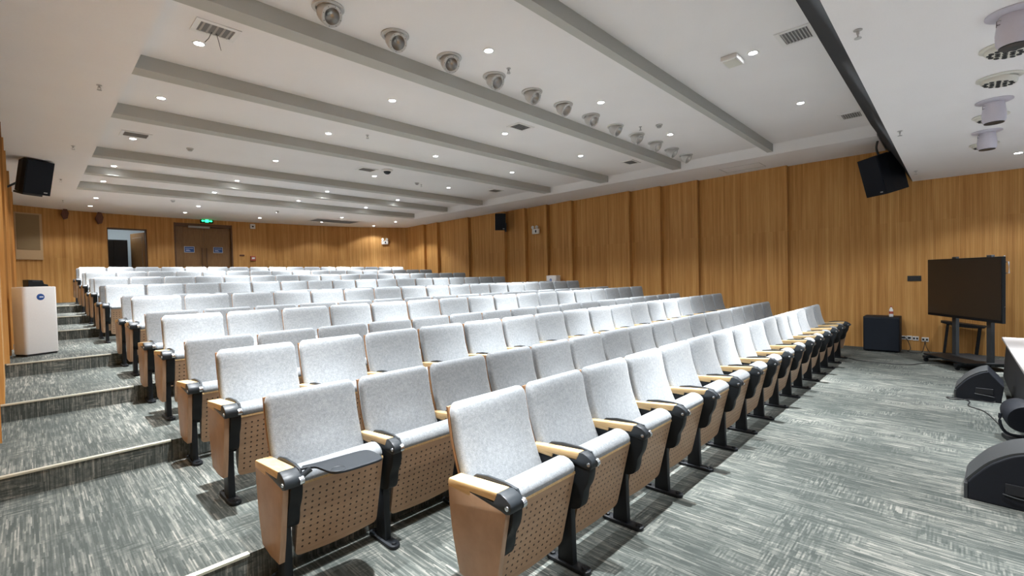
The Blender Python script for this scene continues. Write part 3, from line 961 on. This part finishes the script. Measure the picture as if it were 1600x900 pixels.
# smoke detectors
sm0 = None
for x, y, z, lab in ((7.21, 3.50, ZB, 'white smoke detector by the right half of the spotlight line'), (2.07, 9.85, ZB, 'white smoke detector at the left of the fifth ceiling bay'),
                     (5.56, 15.6, ZS, 'white smoke detector in the middle of the rear ceiling'), (2.76, 15.2, ZS, 'white smoke detector at the left of the rear ceiling'), (6.85, 9.8, ZB, 'white smoke detector at the right of the fifth ceiling bay')):
    if sm0 is None:
        sm0 = empty('smoke_detector')
        bm = bmesh.new(); add_lathe(bm, [(0.055, 0.0), (0.055, -0.015), (0.045, -0.022), (0.036, -0.022)], 20); finish(bm, 'detector_base', 'lampgrey', sm0, smooth=SM)
        bm = bmesh.new(); add_lathe(bm, [(0.036, -0.02), (0.038, -0.038), (0.026, -0.05), (0.0005, -0.053)], 20, cap=False); finish(bm, 'detector_head', 'ventgrey', sm0, smooth=SM)
        t = sm0
    else: t = copy_tree(sm0)
    t.location = (x, y, z); tag(t, lab, 'smoke detector', 'smoke detectors')
t = empty('ceiling_camera', (5.55, 9.05, ZB))
bm = bmesh.new(); add_lathe(bm, [(0.12, 0), (0.12, -0.02), (0.10, -0.04), (0.08, -0.042)], 24); finish(bm, 'camera_base', 'white', t, smooth=SM)
bm = bmesh.new(); add_lathe(bm, [(0.08, -0.04), (0.07, -0.07), (0.04, -0.095), (0.0005, -0.105)], 24, cap=False); finish(bm, 'dark_dome', 'slate', t, smooth=SM)
tag(t, 'round ceiling camera with a dark dome in the fifth bay', 'camera')

# sprinklers
sp0 = None
for k, (x, y, z, lab) in enumerate(((3.95, 3.76, ZB, 'sprinkler head beside the fourth adjustable spotlight'), (4.0, 7.1, ZB, 'sprinkler head at the left of the fourth ceiling bay'), (7.07, 3.76, ZB, 'sprinkler head beside the smoke detector in the second bay'),
                       (7.05, 9.9, ZB, 'sprinkler head in the middle of the fifth ceiling bay'), (10.1, 3.76, ZB, 'sprinkler head at the right end of the second bay'), (10.4, 7.2, ZB, 'sprinkler head at the right of the fourth bay'),
                       (0.627, 6.99, ZS, 'sprinkler head in the left soffit, nearest the camera'), (0.57, 10.26, ZS, 'sprinkler head in the left soffit, above the black loudspeaker'), (0.54, 13.56, ZS, 'sprinkler head in the left soffit beyond the loudspeaker'), (0.69, 16.8, ZS, 'sprinkler head in the left soffit by the back wall'),
                       (3.95, 0.48, 3.19, 'sprinkler head on the stage ceiling nearest the camera'), (7.2, 0.48, 3.19, 'sprinkler head midway along the stage ceiling edge'), (10.36, 0.487, 3.19, 'sprinkler head on the stage ceiling by the right wall'))):
    if sp0 is None:
        sp0 = empty('sprinkler')
        bm = bmesh.new(); add_lathe(bm, [(0.026, 0), (0.026, -0.004), (0.010, -0.008), (0.008, -0.03)], 14); add_box(bm, -0.014, -0.010, -0.003, 0.003, -0.055, -0.02); add_box(bm, 0.010, 0.014, -0.003, 0.003, -0.055, -0.02); finish(bm, 'sprinkler_body', 'ventgrey', sp0)
        bm = bmesh.new(); add_lathe(bm, [(0.0005, -0.052), (0.022, -0.054), (0.022, -0.058), (0.0005, -0.058)], 12, cap=False); finish(bm, 'deflector', 'ventgrey', sp0)
        t = sp0
    else: t = copy_tree(sp0)
    t.location = (x, y, z); tag(t, lab, 'sprinkler', 'ceiling sprinklers')

# ------------------------------------------------------------------ loudspeakers
def speaker_cab(t, w, d, h, slot=False):
    """cabinet with a trapezoid plan, front face towards -y of the cabinet"""
    pl = [(-w / 2, 0), (w / 2, 0), (w / 2 * 0.92, d * 0.35), (w / 2 * 0.55, d), (-w / 2 * 0.55, d), (-w / 2 * 0.92, d * 0.35)]
    bm = bmesh.new(); add_prism(bm, pl, 'z', -h / 2, h / 2, 0.006)
    c = finish(bm, 'cabinet', 'spkblack', t)
    bm = bmesh.new(); add_box(bm, -w / 2 + 0.012, w / 2 - 0.012, -0.012, 0.002, -h / 2 + 0.012, h / 2 - 0.012, 0.005); g = finish(bm, 'front_grille', 'grille', t)
    bm = bmesh.new(); add_box(bm, -0.028 + w * 0.30, 0.028 + w * 0.30, -0.016, -0.011, -h / 2 + 0.04, -h / 2 + 0.06, 0.002); finish(bm, 'badge', 'ventgrey', g)
    return c
# right, hanging from the soffit by the stage
t = empty('hanging_loudspeaker', (10.62, 1.10, 3.22)); t.rotation_euler = (math.radians(15), 0, math.radians(-135))
speaker_cab(t, 0.46, 0.50, 0.70)
bm = bmesh.new(); add_tube(bm, smooth_path([(0.02, 0.22, 0.30), (0.02, 0.20, 0.40), (0.05, 0.18, 0.50), (0.08, 0.22, 0.62)], 4), 0.018, 8); add_box(bm, -0.18, 0.20, 0.19, 0.23, 0.335, 0.36, 0.004)
finish(bm, 'hanging_bracket', 'stgframe', t, smooth=SM)
tag(t, 'large black loudspeaker hung by the charcoal fascia, right side', 'loudspeaker')
# left wall
t = empty('wall_loudspeaker', (0.19, 11.75, 3.53)); t.rotation_euler = (math.radians(15), 0, math.radians(30))
speaker_cab(t, 0.40, 0.36, 0.60)
bm = bmesh.new(); add_tube(bm, [(-0.05, 0.30, -0.10), (-0.20, 0.36, -0.26), (-0.30, 0.34, -0.30)], 0.018, 8); add_box(bm, -0.16, 0.12, 0.05, 0.30, -0.335, -0.30, 0.004); add_box(bm, -0.34, -0.30, 0.26, 0.42, -0.38, -0.18, 0.004)
finish(bm, 'wall_bracket', 'stgframe', t, smooth=SM)
tag(t, 'black loudspeaker bracketed high on the left wall', 'loudspeaker')
# right wall middle
t = empty('wall_loudspeaker', (10.98, 11.0, 3.42)); t.rotation_euler = (math.radians(10), 0, math.radians(-40))
speaker_cab(t, 0.36, 0.34, 0.55)
bm = bmesh.new(); add_tube(bm, [(0.0, 0.28, -0.28), (0.10, 0.42, -0.26), (0.22, 0.50, -0.24)], 0.018, 8); add_box(bm, 0.20, 0.25, 0.44, 0.56, -0.36, -0.06, 0.004)
finish(bm, 'wall_bracket', 'stgframe', t, smooth=SM)
tag(t, 'black loudspeaker bracketed high on the right wall above the seats', 'loudspeaker')
# small wooden speakers by the back wall
for k, x in enumerate((0.79, 1.55)):
    t = empty('small_wall_speaker', (x, bw_y(x) - 0.14, 3.72 - 0.05 * k))
    sc = 1 + 0.15 * k
    bm = bmesh.new(); add_prism(bm, [(-0.02 * sc, 0.15 * sc), (0.05 * sc, 0.14 * sc), (0.09 * sc, 0.02), (0.06 * sc, -0.13 * sc), (-0.02 * sc, -0.16 * sc), (-0.08 * sc, -0.02)], 'y', -0.10, 0.10, 0.006); finish(bm, 'speaker_body', 'redbrown', t)
    bm = bmesh.new(); add_box(bm, -0.015, 0.015, -0.01, 0.14, 0.10, 0.14, 0.003); finish(bm, 'speaker_bracket', 'white', t)
    tag(t, 'small red-brown speaker on the back wall, %s one' % ('leftmost' if k == 0 else 'nearer the open door'), 'loudspeaker', 'small speakers on the back wall')

# ------------------------------------------------------------------ things on the back wall
t = empty('exit_sign', (4.42, bw_y(4.4) - 0.06, 3.80))
bm = bmesh.new(); add_box(bm, -0.20, 0.20, -0.02, 0.02, -0.075, 0.075, 0.006); finish(bm, 'sign_housing', 'ventdark', t)
bm = bmesh.new()
y0, y1 = -0.026, -0.0205
add_prism(bm, [(-0.17, 0.0), (-0.12, 0.035), (-0.12, 0.016), (-0.06, 0.016), (-0.06, -0.016), (-0.12, -0.016), (-0.12, -0.035)], 'y', y0, y1)
add_prism(bm, [(0.17, 0.0), (0.12, -0.035), (0.12, -0.016), (0.06, -0.016), (0.06, 0.016), (0.12, 0.016), (0.12, 0.035)], 'y', y0, y1)
add_box(bm, -0.05, 0.05, y0, y1, -0.05, 0.05)
add_lathe(bm, [(0.0005, 0), (0.013, 0.0), (0.013, 0.005), (0.0005, 0.005)], 12, 0, Matrix.Translation((0.0, -0.0205, 0.062)) @ Matrix.Rotation(PI / 2, 4, 'X'), cap=False)
finish(bm, 'lit_pictogram', 'green_on', t)
tag(t, 'glowing green exit sign with arrows above the double door', 'exit sign')
def fire_light(name, loc, rz, label):
    t = empty(name, loc, rz)
    bm = bmesh.new(); add_box(bm, -0.14, 0.14, -0.06, 0.0, -0.10, 0.06, 0.01); b = finish(bm, 'lamp_box', 'white', t)
    bm = bmesh.new(); add_box(bm, 0.0, 0.05, -0.064, -0.058, -0.06, 0.02); finish(bm, 'label_panel', 'slate', b)
    for s in (-1, 1):
        bm = bmesh.new(); add_lathe(bm, [(0.028, 0.0), (0.05, 0.03), (0.055, 0.06), (0.045, 0.062)], 16, 0, Matrix.Translation((s * 0.085, -0.03, 0.11)) @ Matrix.Rotation(PI / 2, 4, 'X')); finish(bm, 'lamp_head', 'white' if s < 0 else 'lampgrey', t, smooth=SM)
    return tag(t, label, 'emergency light', 'twin-head emergency lights')
fire_light('emergency_light', (11.44, 9.82, 3.05), math.radians(-90), 'white twin-head emergency light high on the right wall beside the loudspeaker')
fire_light('emergency_light', (10.75, bw_y(10.75) - 0.03, 3.22), math.radians(-30), 'white twin-head emergency light on the back wall near the right corner')
t = empty('motion_sensor', (5.88, bw_y(5.88) - 0.01, 3.70))
bm = bmesh.new(); add_box(bm, -0.09, 0.09, -0.04, 0.0, -0.09, 0.09, 0.012); finish(bm, 'sensor_box', 'white', t)
bm = bmesh.new(); add_box(bm, -0.03, 0.03, -0.046, -0.038, -0.03, 0.02, 0.006); finish(bm, 'sensor_lens', 'slate', t)
tag(t, 'small white sensor box on the back wall right of the double door', 'sensor')
t = empty('fire_alarm_button', (5.86, bw_y(5.86) - 0.01, 2.50))
bm = bmesh.new(); add_box(bm, -0.09, 0.09, -0.04, 0.0, -0.09, 0.09, 0.008); finish(bm, 'alarm_box', 'label', t)
bm = bmesh.new(); add_box(bm, -0.05, 0.05, -0.045, -0.038, -0.02, 0.04); finish(bm, 'alarm_glass', 'white', t)
tag(t, 'red alarm call point on the back wall, right of the double door', 'alarm button')
t = empty('switch_plate', (5.5, bw_y(5.5) - 0.01, 2.61))
bm = bmesh.new(); add_box(bm, -0.08, 0.08, -0.012, 0.0, -0.03, 0.03, 0.003); finish(bm, 'plate', 'redbrown', t)
bm = bmesh.new(); add_box(bm, -0.05, -0.01, -0.018, -0.01, -0.018, 0.018); add_box(bm, 0.01, 0.05, -0.018, -0.01, -0.018, 0.018); finish(bm, 'switch', 'frame', t)
tag(t, 'small brown switch plate between double door and alarm button', 'switch')
# covered panel in the left corner
t = empty('wall_cabinet', (0.05, bw_y(0.05) - 0.03, 3.0), math.atan2(18.86 - 18.42, 1.0))
bm = bmesh.new(); add_box(bm, -0.30, 0.28, -0.03, 0.02, -0.63, 0.66, 0.004); finish(bm, 'panel_board', 'tanpanel', t)
bm = bmesh.new(); add_box(bm, -0.27, 0.22, -0.04, -0.028, -0.36, 0.62, 0.003); finish(bm, 'woven_grille', 'tan', t)
tag(t, 'tan woven grille panel on the back wall by the left corner', 'grille panel')
# dark cabinet in the corridor
t = empty('corridor_cabinet', (1.98, 20.3, Z7))
bm = bmesh.new(); add_box(bm, -0.36, 0.36, -0.25, 0.25, 0.0, 1.98, 0.01); finish(bm, 'cabinet_body', 'ventdark', t)
bm = bmesh.new(); add_box(bm, -0.345, -0.005, -0.27, -0.25, 0.05, 1.95, 0.004); finish(bm, 'cabinet_door', 'ventdark', t)
bm = bmesh.new(); add_box(bm, 0.005, 0.345, -0.27, -0.25, 0.05, 1.95, 0.004); finish(bm, 'cabinet_door', 'ventdark', t)
tag(t, 'black cabinet standing in the room behind the open door', 'cabinet')
t = empty('corridor_notice', (2.94, 20.9, 2.55))
bm = bmesh.new(); add_box(bm, 0.08, 0.10, -0.4, 0.2, -0.35, 0.35, 0.004); finish(bm, 'board', 'slate', t)
bm = bmesh.new(); add_box(bm, 0.07, 0.082, -0.37, 0.17, -0.32, 0.32); finish(bm, 'board_face', 'ventdark', t)
tag(t, 'dark board on the wall of the room behind the open door', 'board')

# ------------------------------------------------------------------ air purifiers
def purifier(t):
    bm = bmesh.new()
    add_prism(bm, rrect(0, 0, 0.19, 0.13, 0.040, 4), 'z', 0.025, 0.94, 0.010); finish(bm, 'purifier_body', 'purif', t, smooth=SM)
    bm = bmesh.new(); add_box(bm, -0.17, 0.17, -0.115, 0.115, 0.0, 0.03, 0.004); finish(bm, 'base', 'ventdark', t)
    bm = bmesh.new(); add_prism(bm, rrect(0, 0, 0.15, 0.09, 0.03, 4), 'z', 0.935, 0.944); finish(bm, 'air_outlet', 'ventgrey', t)
    bm = bmesh.new()
    T = Matrix.Translation((-0.005, -0.129, 0.80)) @ Matrix.Rotation(PI / 2, 4, 'X')
    add_lathe(bm, [(0.0005, 0.006), (0.042, 0.006), (0.045, 0.0)], 24, 0, T, cap=False)
    add_box(bm, -0.022, 0.022, -0.139, -0.134, 0.792, 0.808, 0, 1)
    finish(bm, 'round_display', ['blue', 'ltblue'], t)
t = empty('air_purifier', (0.05, 9.22, level(9.0)), math.radians(29)); purifier(t)
tag(t, 'tall white air purifier with a round blue display by the left wall', 'air purifier', 'white air purifiers')
t = empty('air_purifier', (11.22, 8.98, level(9.0)), math.radians(-90)); purifier(t)
tag(t, 'white air purifier by the right wall, only its top showing above the seats', 'air purifier', 'white air purifiers')
t = empty('black_device', (0.055, 9.28, level(9.0) + 0.945), math.radians(20))
bm = bmesh.new(); add_prism(bm, [(-0.09, 0.0), (0.12, 0.0), (0.115, 0.025), (0.075, 0.035), (0.06, 0.085), (-0.09, 0.095)], 'y', -0.08, 0.08, 0.005); finish(bm, 'device_body', 'black', t)
bm = bmesh.new(); add_box(bm, -0.05, 0.03, -0.084, -0.079, 0.06, 0.08, 0.002); finish(bm, 'device_display', 'slate', t)
tag(t, 'small black device lying on top of the left air purifier', 'device')

# ------------------------------------------------------------------ subwoofer, bottle, sockets
t = empty('subwoofer', (11.27, 1.02, 0))
bm = bmesh.new(); add_box(bm, -0.22, 0.22, -0.27, 0.27, 0.015, 0.66, 0.010); finish(bm, 'cabinet', 'spkblack', t, smooth=SM)
bm = bmesh.new(); add_box(bm, -0.232, -0.219, -0.255, 0.255, 0.035, 0.635, 0.005); finish(bm, 'front_grille', 'grille', t)
for sx in (-1, 1):
    for sy in (-1, 1):
        bm = bmesh.new(); add_lathe(bm, [(0.025, 0.0), (0.025, 0.018)], 10, 0, Matrix.Translation((sx * 0.17, sy * 0.22, 0))); finish(bm, 'rubber_foot', 'black', t)
tag(t, 'square black subwoofer box on the floor against the right wall', 'loudspeaker')
t = empty('water_bottle', (11.16, 0.88, 0.66))
bm = bmesh.new(); add_lathe(bm, [(0.030, 0.0), (0.033, 0.006), (0.032, 0.05), (0.033, 0.10), (0.030, 0.135), (0.014, 0.165), (0.013, 0.18)], 16); finish(bm, 'bottle_body', 'clear', t, smooth=SM)
bm = bmesh.new(); add_lathe(bm, [(0.0335, 0.055), (0.0345, 0.060), (0.0345, 0.098), (0.0335, 0.102)], 16, cap=False); finish(bm, 'bottle_label', 'label', t)
bm = bmesh.new(); add_lathe(bm, [(0.0155, 0.178), (0.0155, 0.196), (0.012, 0.199)], 12); finish(bm, 'bottle_cap', 'label', t)
tag(t, 'small clear water bottle with red label standing on the subwoofer', 'bottle')
def wall_plate(name, y, z, w, h, m, label, grp=None, sock=2):
    t = empty(name, (11.573, y, z))
    bm = bmesh.new(); add_box(bm, -0.012, 0.0, -w / 2, w / 2, -h / 2, h / 2, 0.003); finish(bm, 'plate', m, t)
    bm = bmesh.new()
    for k in range(sock):
        c = (k - (sock - 1) / 2) * w / sock
        add_box(bm, -0.016, -0.010, c - w / sock * 0.3, c + w / sock * 0.3, -h * 0.22, h * 0.22, 0.001)
    finish(bm, 'socket_insert', 'ventdark' if m == 'white' else 'slate', t)
    return tag(t, label, 'socket', grp)
wall_plate('wall_socket', 0.74, 0.235, 0.11, 0.07, 'white', 'white wall socket nearest the subwoofer', 'white sockets low on the right wall', 1)
wall_plate('wall_socket', 0.645, 0.235, 0.075, 0.08, 'white', 'white wall socket in the middle of the low line', 'white sockets low on the right wall', 1)
wall_plate('wall_socket', 0.555, 0.23, 0.09, 0.08, 'white', 'white wall socket right of the middle with plugs', 'white sockets low on the right wall', 2)
wall_plate('wall_socket', 0.42, 0.22, 0.10, 0.08, 'white', 'white wall socket by itself, nearest the television stand', 'white sockets low on the right wall', 2)
tag(wall_plate('control_panel', 0.57, 1.365, 0.20, 0.10, 'ventdark', 'x', None, 3), 'small dark control panel on the right wall left of the television', 'control panel')

# ------------------------------------------------------------------ television on its stand
TVA = Vector((10.90, 0.343, 0)); TVB = Vector((9.55, -0.49, 0))
tc = (TVA + TVB) / 2
dirx = (TVB - TVA).normalized()
ang = math.atan2(dirx.y, dirx.x)
TW = (TVB - TVA).length
t = empty('television_stand', (tc.x, tc.y, 0), ang)
# local +x runs along the screen from A to B, local -y... the screen faces local side s
s = -1   # screen normal = local -y ?  chosen so that it looks to the seats
n_world = Vector((math.sin(ang), -math.cos(ang), 0))
if n_world.dot(Vector((-1, 0.6, 0))) < 0: s = -1
else: s = 1
def Y(a, b):
    return (min(s * -a, s * -b), max(s * -a, s * -b))
def sbox(bm, x0, x1, ya, yb_, z0, z1, bev=0.0, mi=0):
    y0, y1 = Y(ya, yb_); add_box(bm, x0, x1, y0, y1, z0, z1, bev, mi)
# here positive "front" distance means towards the viewers
bm = bmesh.new(); sbox(bm, -TW / 2, TW / 2, 0.02, -0.022, 0.74, 1.70, 0.006); sbox(bm, -TW / 2 + 0.12, TW / 2 - 0.12, -0.02, -0.06, 0.82, 1.62, 0.006); tvb = finish(bm, 'television', 'black', t, smooth=SM)
bm = bmesh.new(); sbox(bm, -TW / 2 + 0.015, TW / 2 - 0.015, 0.026, 0.018, 0.785, 1.685); finish(bm, 'screen', 'screen', tvb)
for sx, x in ((-1, -0.30), (1, 0.42)):
    bm = bmesh.new(); sbox(bm, x - 0.045, x + 0.045, -0.065, -0.115, 0.06, 1.73, 0.006)
    finish(bm, 'upright', 'stgframe', t)
bm = bmesh.new(); sbox(bm, -0.5, 0.5, -0.062, -0.09, 0.95, 1.02); sbox(bm, -0.5, 0.5, -0.062, -0.09, 1.45, 1.52); finish(bm, 'cross_rail', 'stgframe', t)
bm = bmesh.new()
for x in (-0.30, 0.42): sbox(bm, x - 0.04, x + 0.04, 0.36, -0.42, 0.06, 0.10, 0.006)
sbox(bm, -0.30, 0.42, -0.06, -0.12, 0.06, 0.10)
sbox(bm, -0.42, 0.54, 0.30, -0.36, 0.10, 0.125, 0.005)
base = finish(bm, 'stand_base', 'black', t)
for x in (-0.30, 0.42):
    for y in (0.33, -0.39):
        bm = bmesh.new(); add_lathe(bm, [(0.03, -0.015), (0.034, 0.0), (0.03, 0.015)], 14, 0, Matrix.Translation((x, -s * y, 0.034)) @ Matrix.Rotation(PI / 2, 4, 'Y')); sbox(bm, x - 0.025, x + 0.025, y + 0.02, y - 0.02, 0.05, 0.07)
        finish(bm, 'caster', 'black', base)
bm = bmesh.new(); add_tube(bm, [(TW / 2, -s * -0.02, 1.62), (TW / 2 + 0.05, -s * -0.02, 1.62), (TW / 2 + 0.055, -s * -0.02, 1.46), (TW / 2, -s * -0.02, 1.46)], 0.008, 8); finish(bm, 'side_handle', 'chrome', tvb)
bm = bmesh.new()
for z in (1.70, 0.98): add_lathe(bm, [(0.0005, 0), (0.014, 0.0), (0.0005, 0.014)], 10, 0, Matrix.Translation((TW / 2 - 0.01, -s * -0.01, z)), cap=False)
finish(bm, 'corner_stud', 'chrome', tvb)
tag(t, 'large dark television on a black wheeled stand by the right wall', 'television')
# small table behind it
t = empty('side_table', (11.38, -0.08, 0))
bm = bmesh.new()
pts = [(-0.30, 0.53), (0.24, 0.60), (0.28, 0.60), (0.28, 0.575), (0.20, 0.55), (0.05, 0.51), (-0.12, 0.495), (-0.26, 0.50)]
add_prism(bm, [(y, z) for y, z in pts], 'x', -0.13, 0.13, 0.004); finish(bm, 'table_top', 'black', t)
for yt, yb2 in ((0.19, 0.24), (-0.22, -0.17)):
    for x in (-0.10, 0.10):
        bm = bmesh.new(); add_prism(bm, [(yt - 0.02, 0.53), (yt + 0.02, 0.53), (yb2 + 0.02, 0.0), (yb2 - 0.02, 0.0)], 'x', x - 0.02, x + 0.02, 0.003); finish(bm, 'leg', 'black', t)
tag(t, 'small black table with splayed legs behind the television stand', 'table')

# ------------------------------------------------------------------ stage
t = empty('stage_platform', (5.4, -2.2, 0))
bm = bmesh.new(); add_box(bm, -4.2, 4.14, -1.8, 1.735, 0.525, 0.555, 0.004); finish(bm, 'deck', 'stage', t)
bm = bmesh.new(); add_prism(bm, [(1.69, 0.525), (1.72, 0.0), (-1.8, 0.0), (-1.8, 0.525)], 'x', -4.15, 4.11); finish(bm, 'skirt', 'skirt', t)
tag(t, 'low stage platform with grey deck and black skirt, right edge', 'stage', kind='structure')

# floor monitors
def wedge(t, w, sc=1.0):
    near = smooth_path([(0, 0.0, 0.11), (0, -0.03, 0.155), (0, -0.10, 0.245), (0, -0.19, 0.315), (0, -0.262, 0.345)], 4)
    prof = [(v.y * sc, v.z * sc) for v in near] + [(-0.385 * sc, 0.185 * sc), (-0.36 * sc, 0.0), (0.0, 0.0)]
    bm = bmesh.new(); add_prism(bm, prof, 'x', 0, w, 0.008 * sc); b = finish(bm, 'cabinet', 'spkblack', t)
    pr = [(v.y * sc + 0.010 * sc, v.z * sc + 0.008 * sc) for v in near] + [(v.y * sc, v.z * sc - 0.004) for v in reversed(near)]
    bm = bmesh.new(); add_prism(bm, pr, 'x', 0.02, w - 0.02); finish(bm, 'curved_grille', 'mongrille', t, smooth=SM)
    bm = bmesh.new(); add_box(bm, -0.012, 0.0, -0.30 * sc, -0.16 * sc, 0.085 * sc, 0.15 * sc, 0.004); finish(bm, 'handle_recess', 'skirt', b)
    bm = bmesh.new(); add_tube(bm, smooth_path([(-0.014, -0.15 * sc, 0.085 * sc), (-0.02, -0.20 * sc, 0.078 * sc), (-0.02, -0.26 * sc, 0.072 * sc), (-0.014, -0.31 * sc, 0.060 * sc)], 3), 0.004 * sc, 6); finish(bm, 'handle', 'mongrille', b)
    bm = bmesh.new(); add_box(bm, 0.0, w, 0.0, 0.018 * sc, 0.0, 0.10 * sc, 0.004); finish(bm, 'front_lip', 'stgframe', t)
t = empty('floor_monitor', (7.62, 0.0, 0), math.radians(-2)); wedge(t, 0.48, 1.02)
tag(t, 'black wedge floor monitor farther along the stage edge', 'loudspeaker', 'wedge monitors')
t = empty('floor_monitor', (4.34, -0.055, 0), math.radians(-3)); wedge(t, 0.40, 1.08)
tag(t, 'black wedge floor monitor nearest the camera at the right edge', 'loudspeaker', 'wedge monitors')
# drum-shaped stage lamp lying by the skirt
t = empty('stage_lamp', (6.05, -0.42, 0.0), math.radians(12))
T = Matrix.Translation((0, 0, 0.24)) @ Matrix.Rotation(math.radians(80), 4, 'Y')
bm = bmesh.new(); add_lathe(bm, [(0.06, 0.14), (0.11, 0.12), (0.125, 0.05), (0.13, -0.08), (0.118, -0.10), (0.0005, -0.10)], 24, 0, T, cap=True); lb = finish(bm, 'lamp_drum', 'spkblack', t, smooth=SM)
bm = bmesh.new(); add_box(bm, -0.122, -0.112, -0.07, -0.02, 0.25, 0.26); finish(bm, 'status_light', 'ltblue', lb)
bm = bmesh.new(); add_tube(bm, smooth_path([(0, 0.138, 0.24), (0, 0.138, 0.15), (0, 0.10, 0.07), (0, 0, 0.045), (0, -0.10, 0.07), (0, -0.138, 0.15), (0, -0.138, 0.24)], 4), 0.012, 8); finish(bm, 'yoke', 'spkblack', t, smooth=SM)
bm = bmesh.new(); add_box(bm, -0.12, 0.12, -0.06, 0.10, 0.0, 0.035, 0.006); finish(bm, 'lamp_foot', 'black', t)
tag(t, 'round black stage lamp on a yoke between the two wedge monitors', 'stage lamp')

# cables
def cable(name, pts, r, label):
    bm = bmesh.new(); add_tube(bm, smooth_path(pts, 8), r, 6)
    return tag(finish(bm, name, 'cable', smooth=SM), label, 'cable')
cable('floor_cable', [(10.3, 1.75, 0.006), (9.9, 1.35, 0.006), (9.75, 1.1, 0.006), (9.75, 0.6, 0.006), (10.1, 0.35, 0.006), (10.2, 0.1, 0.006)], 0.006, 'thin black cable across the carpet in front of the subwoofer')
cable('monitor_cable', [(7.75, -0.36, 0.05), (7.58, -0.30, 0.006), (7.62, -0.16, 0.006), (7.50, 0.03, 0.006), (7.60, 0.08, 0.006), (7.52, -0.10, 0.006), (7.25, -0.10, 0.006), (7.05, -0.22, 0.006), (6.6, -0.30, 0.006), (6.2, -0.34, 0.03)], 0.006, 'looped black cable from the farther wedge monitor to the stage lamp')
cable('socket_cable', [(11.5, 0.72, 0.26), (11.42, 0.66, 0.20), (11.40, 0.62, 0.05), (11.35, 0.66, 0.007), (11.2, 0.55, 0.007), (11.35, 0.46, 0.007), (11.40, 0.43, 0.10), (11.52, 0.42, 0.20)], 0.006, 'black cables drooping from the low white wall sockets')
cable('socket_cable', [(11.53, 0.42, 0.20), (11.42, 0.40, 0.10), (11.3, 0.34, 0.007), (11.1, 0.30, 0.007), (10.9, 0.2, 0.007)], 0.005, 'black cable from the last socket to the television stand')
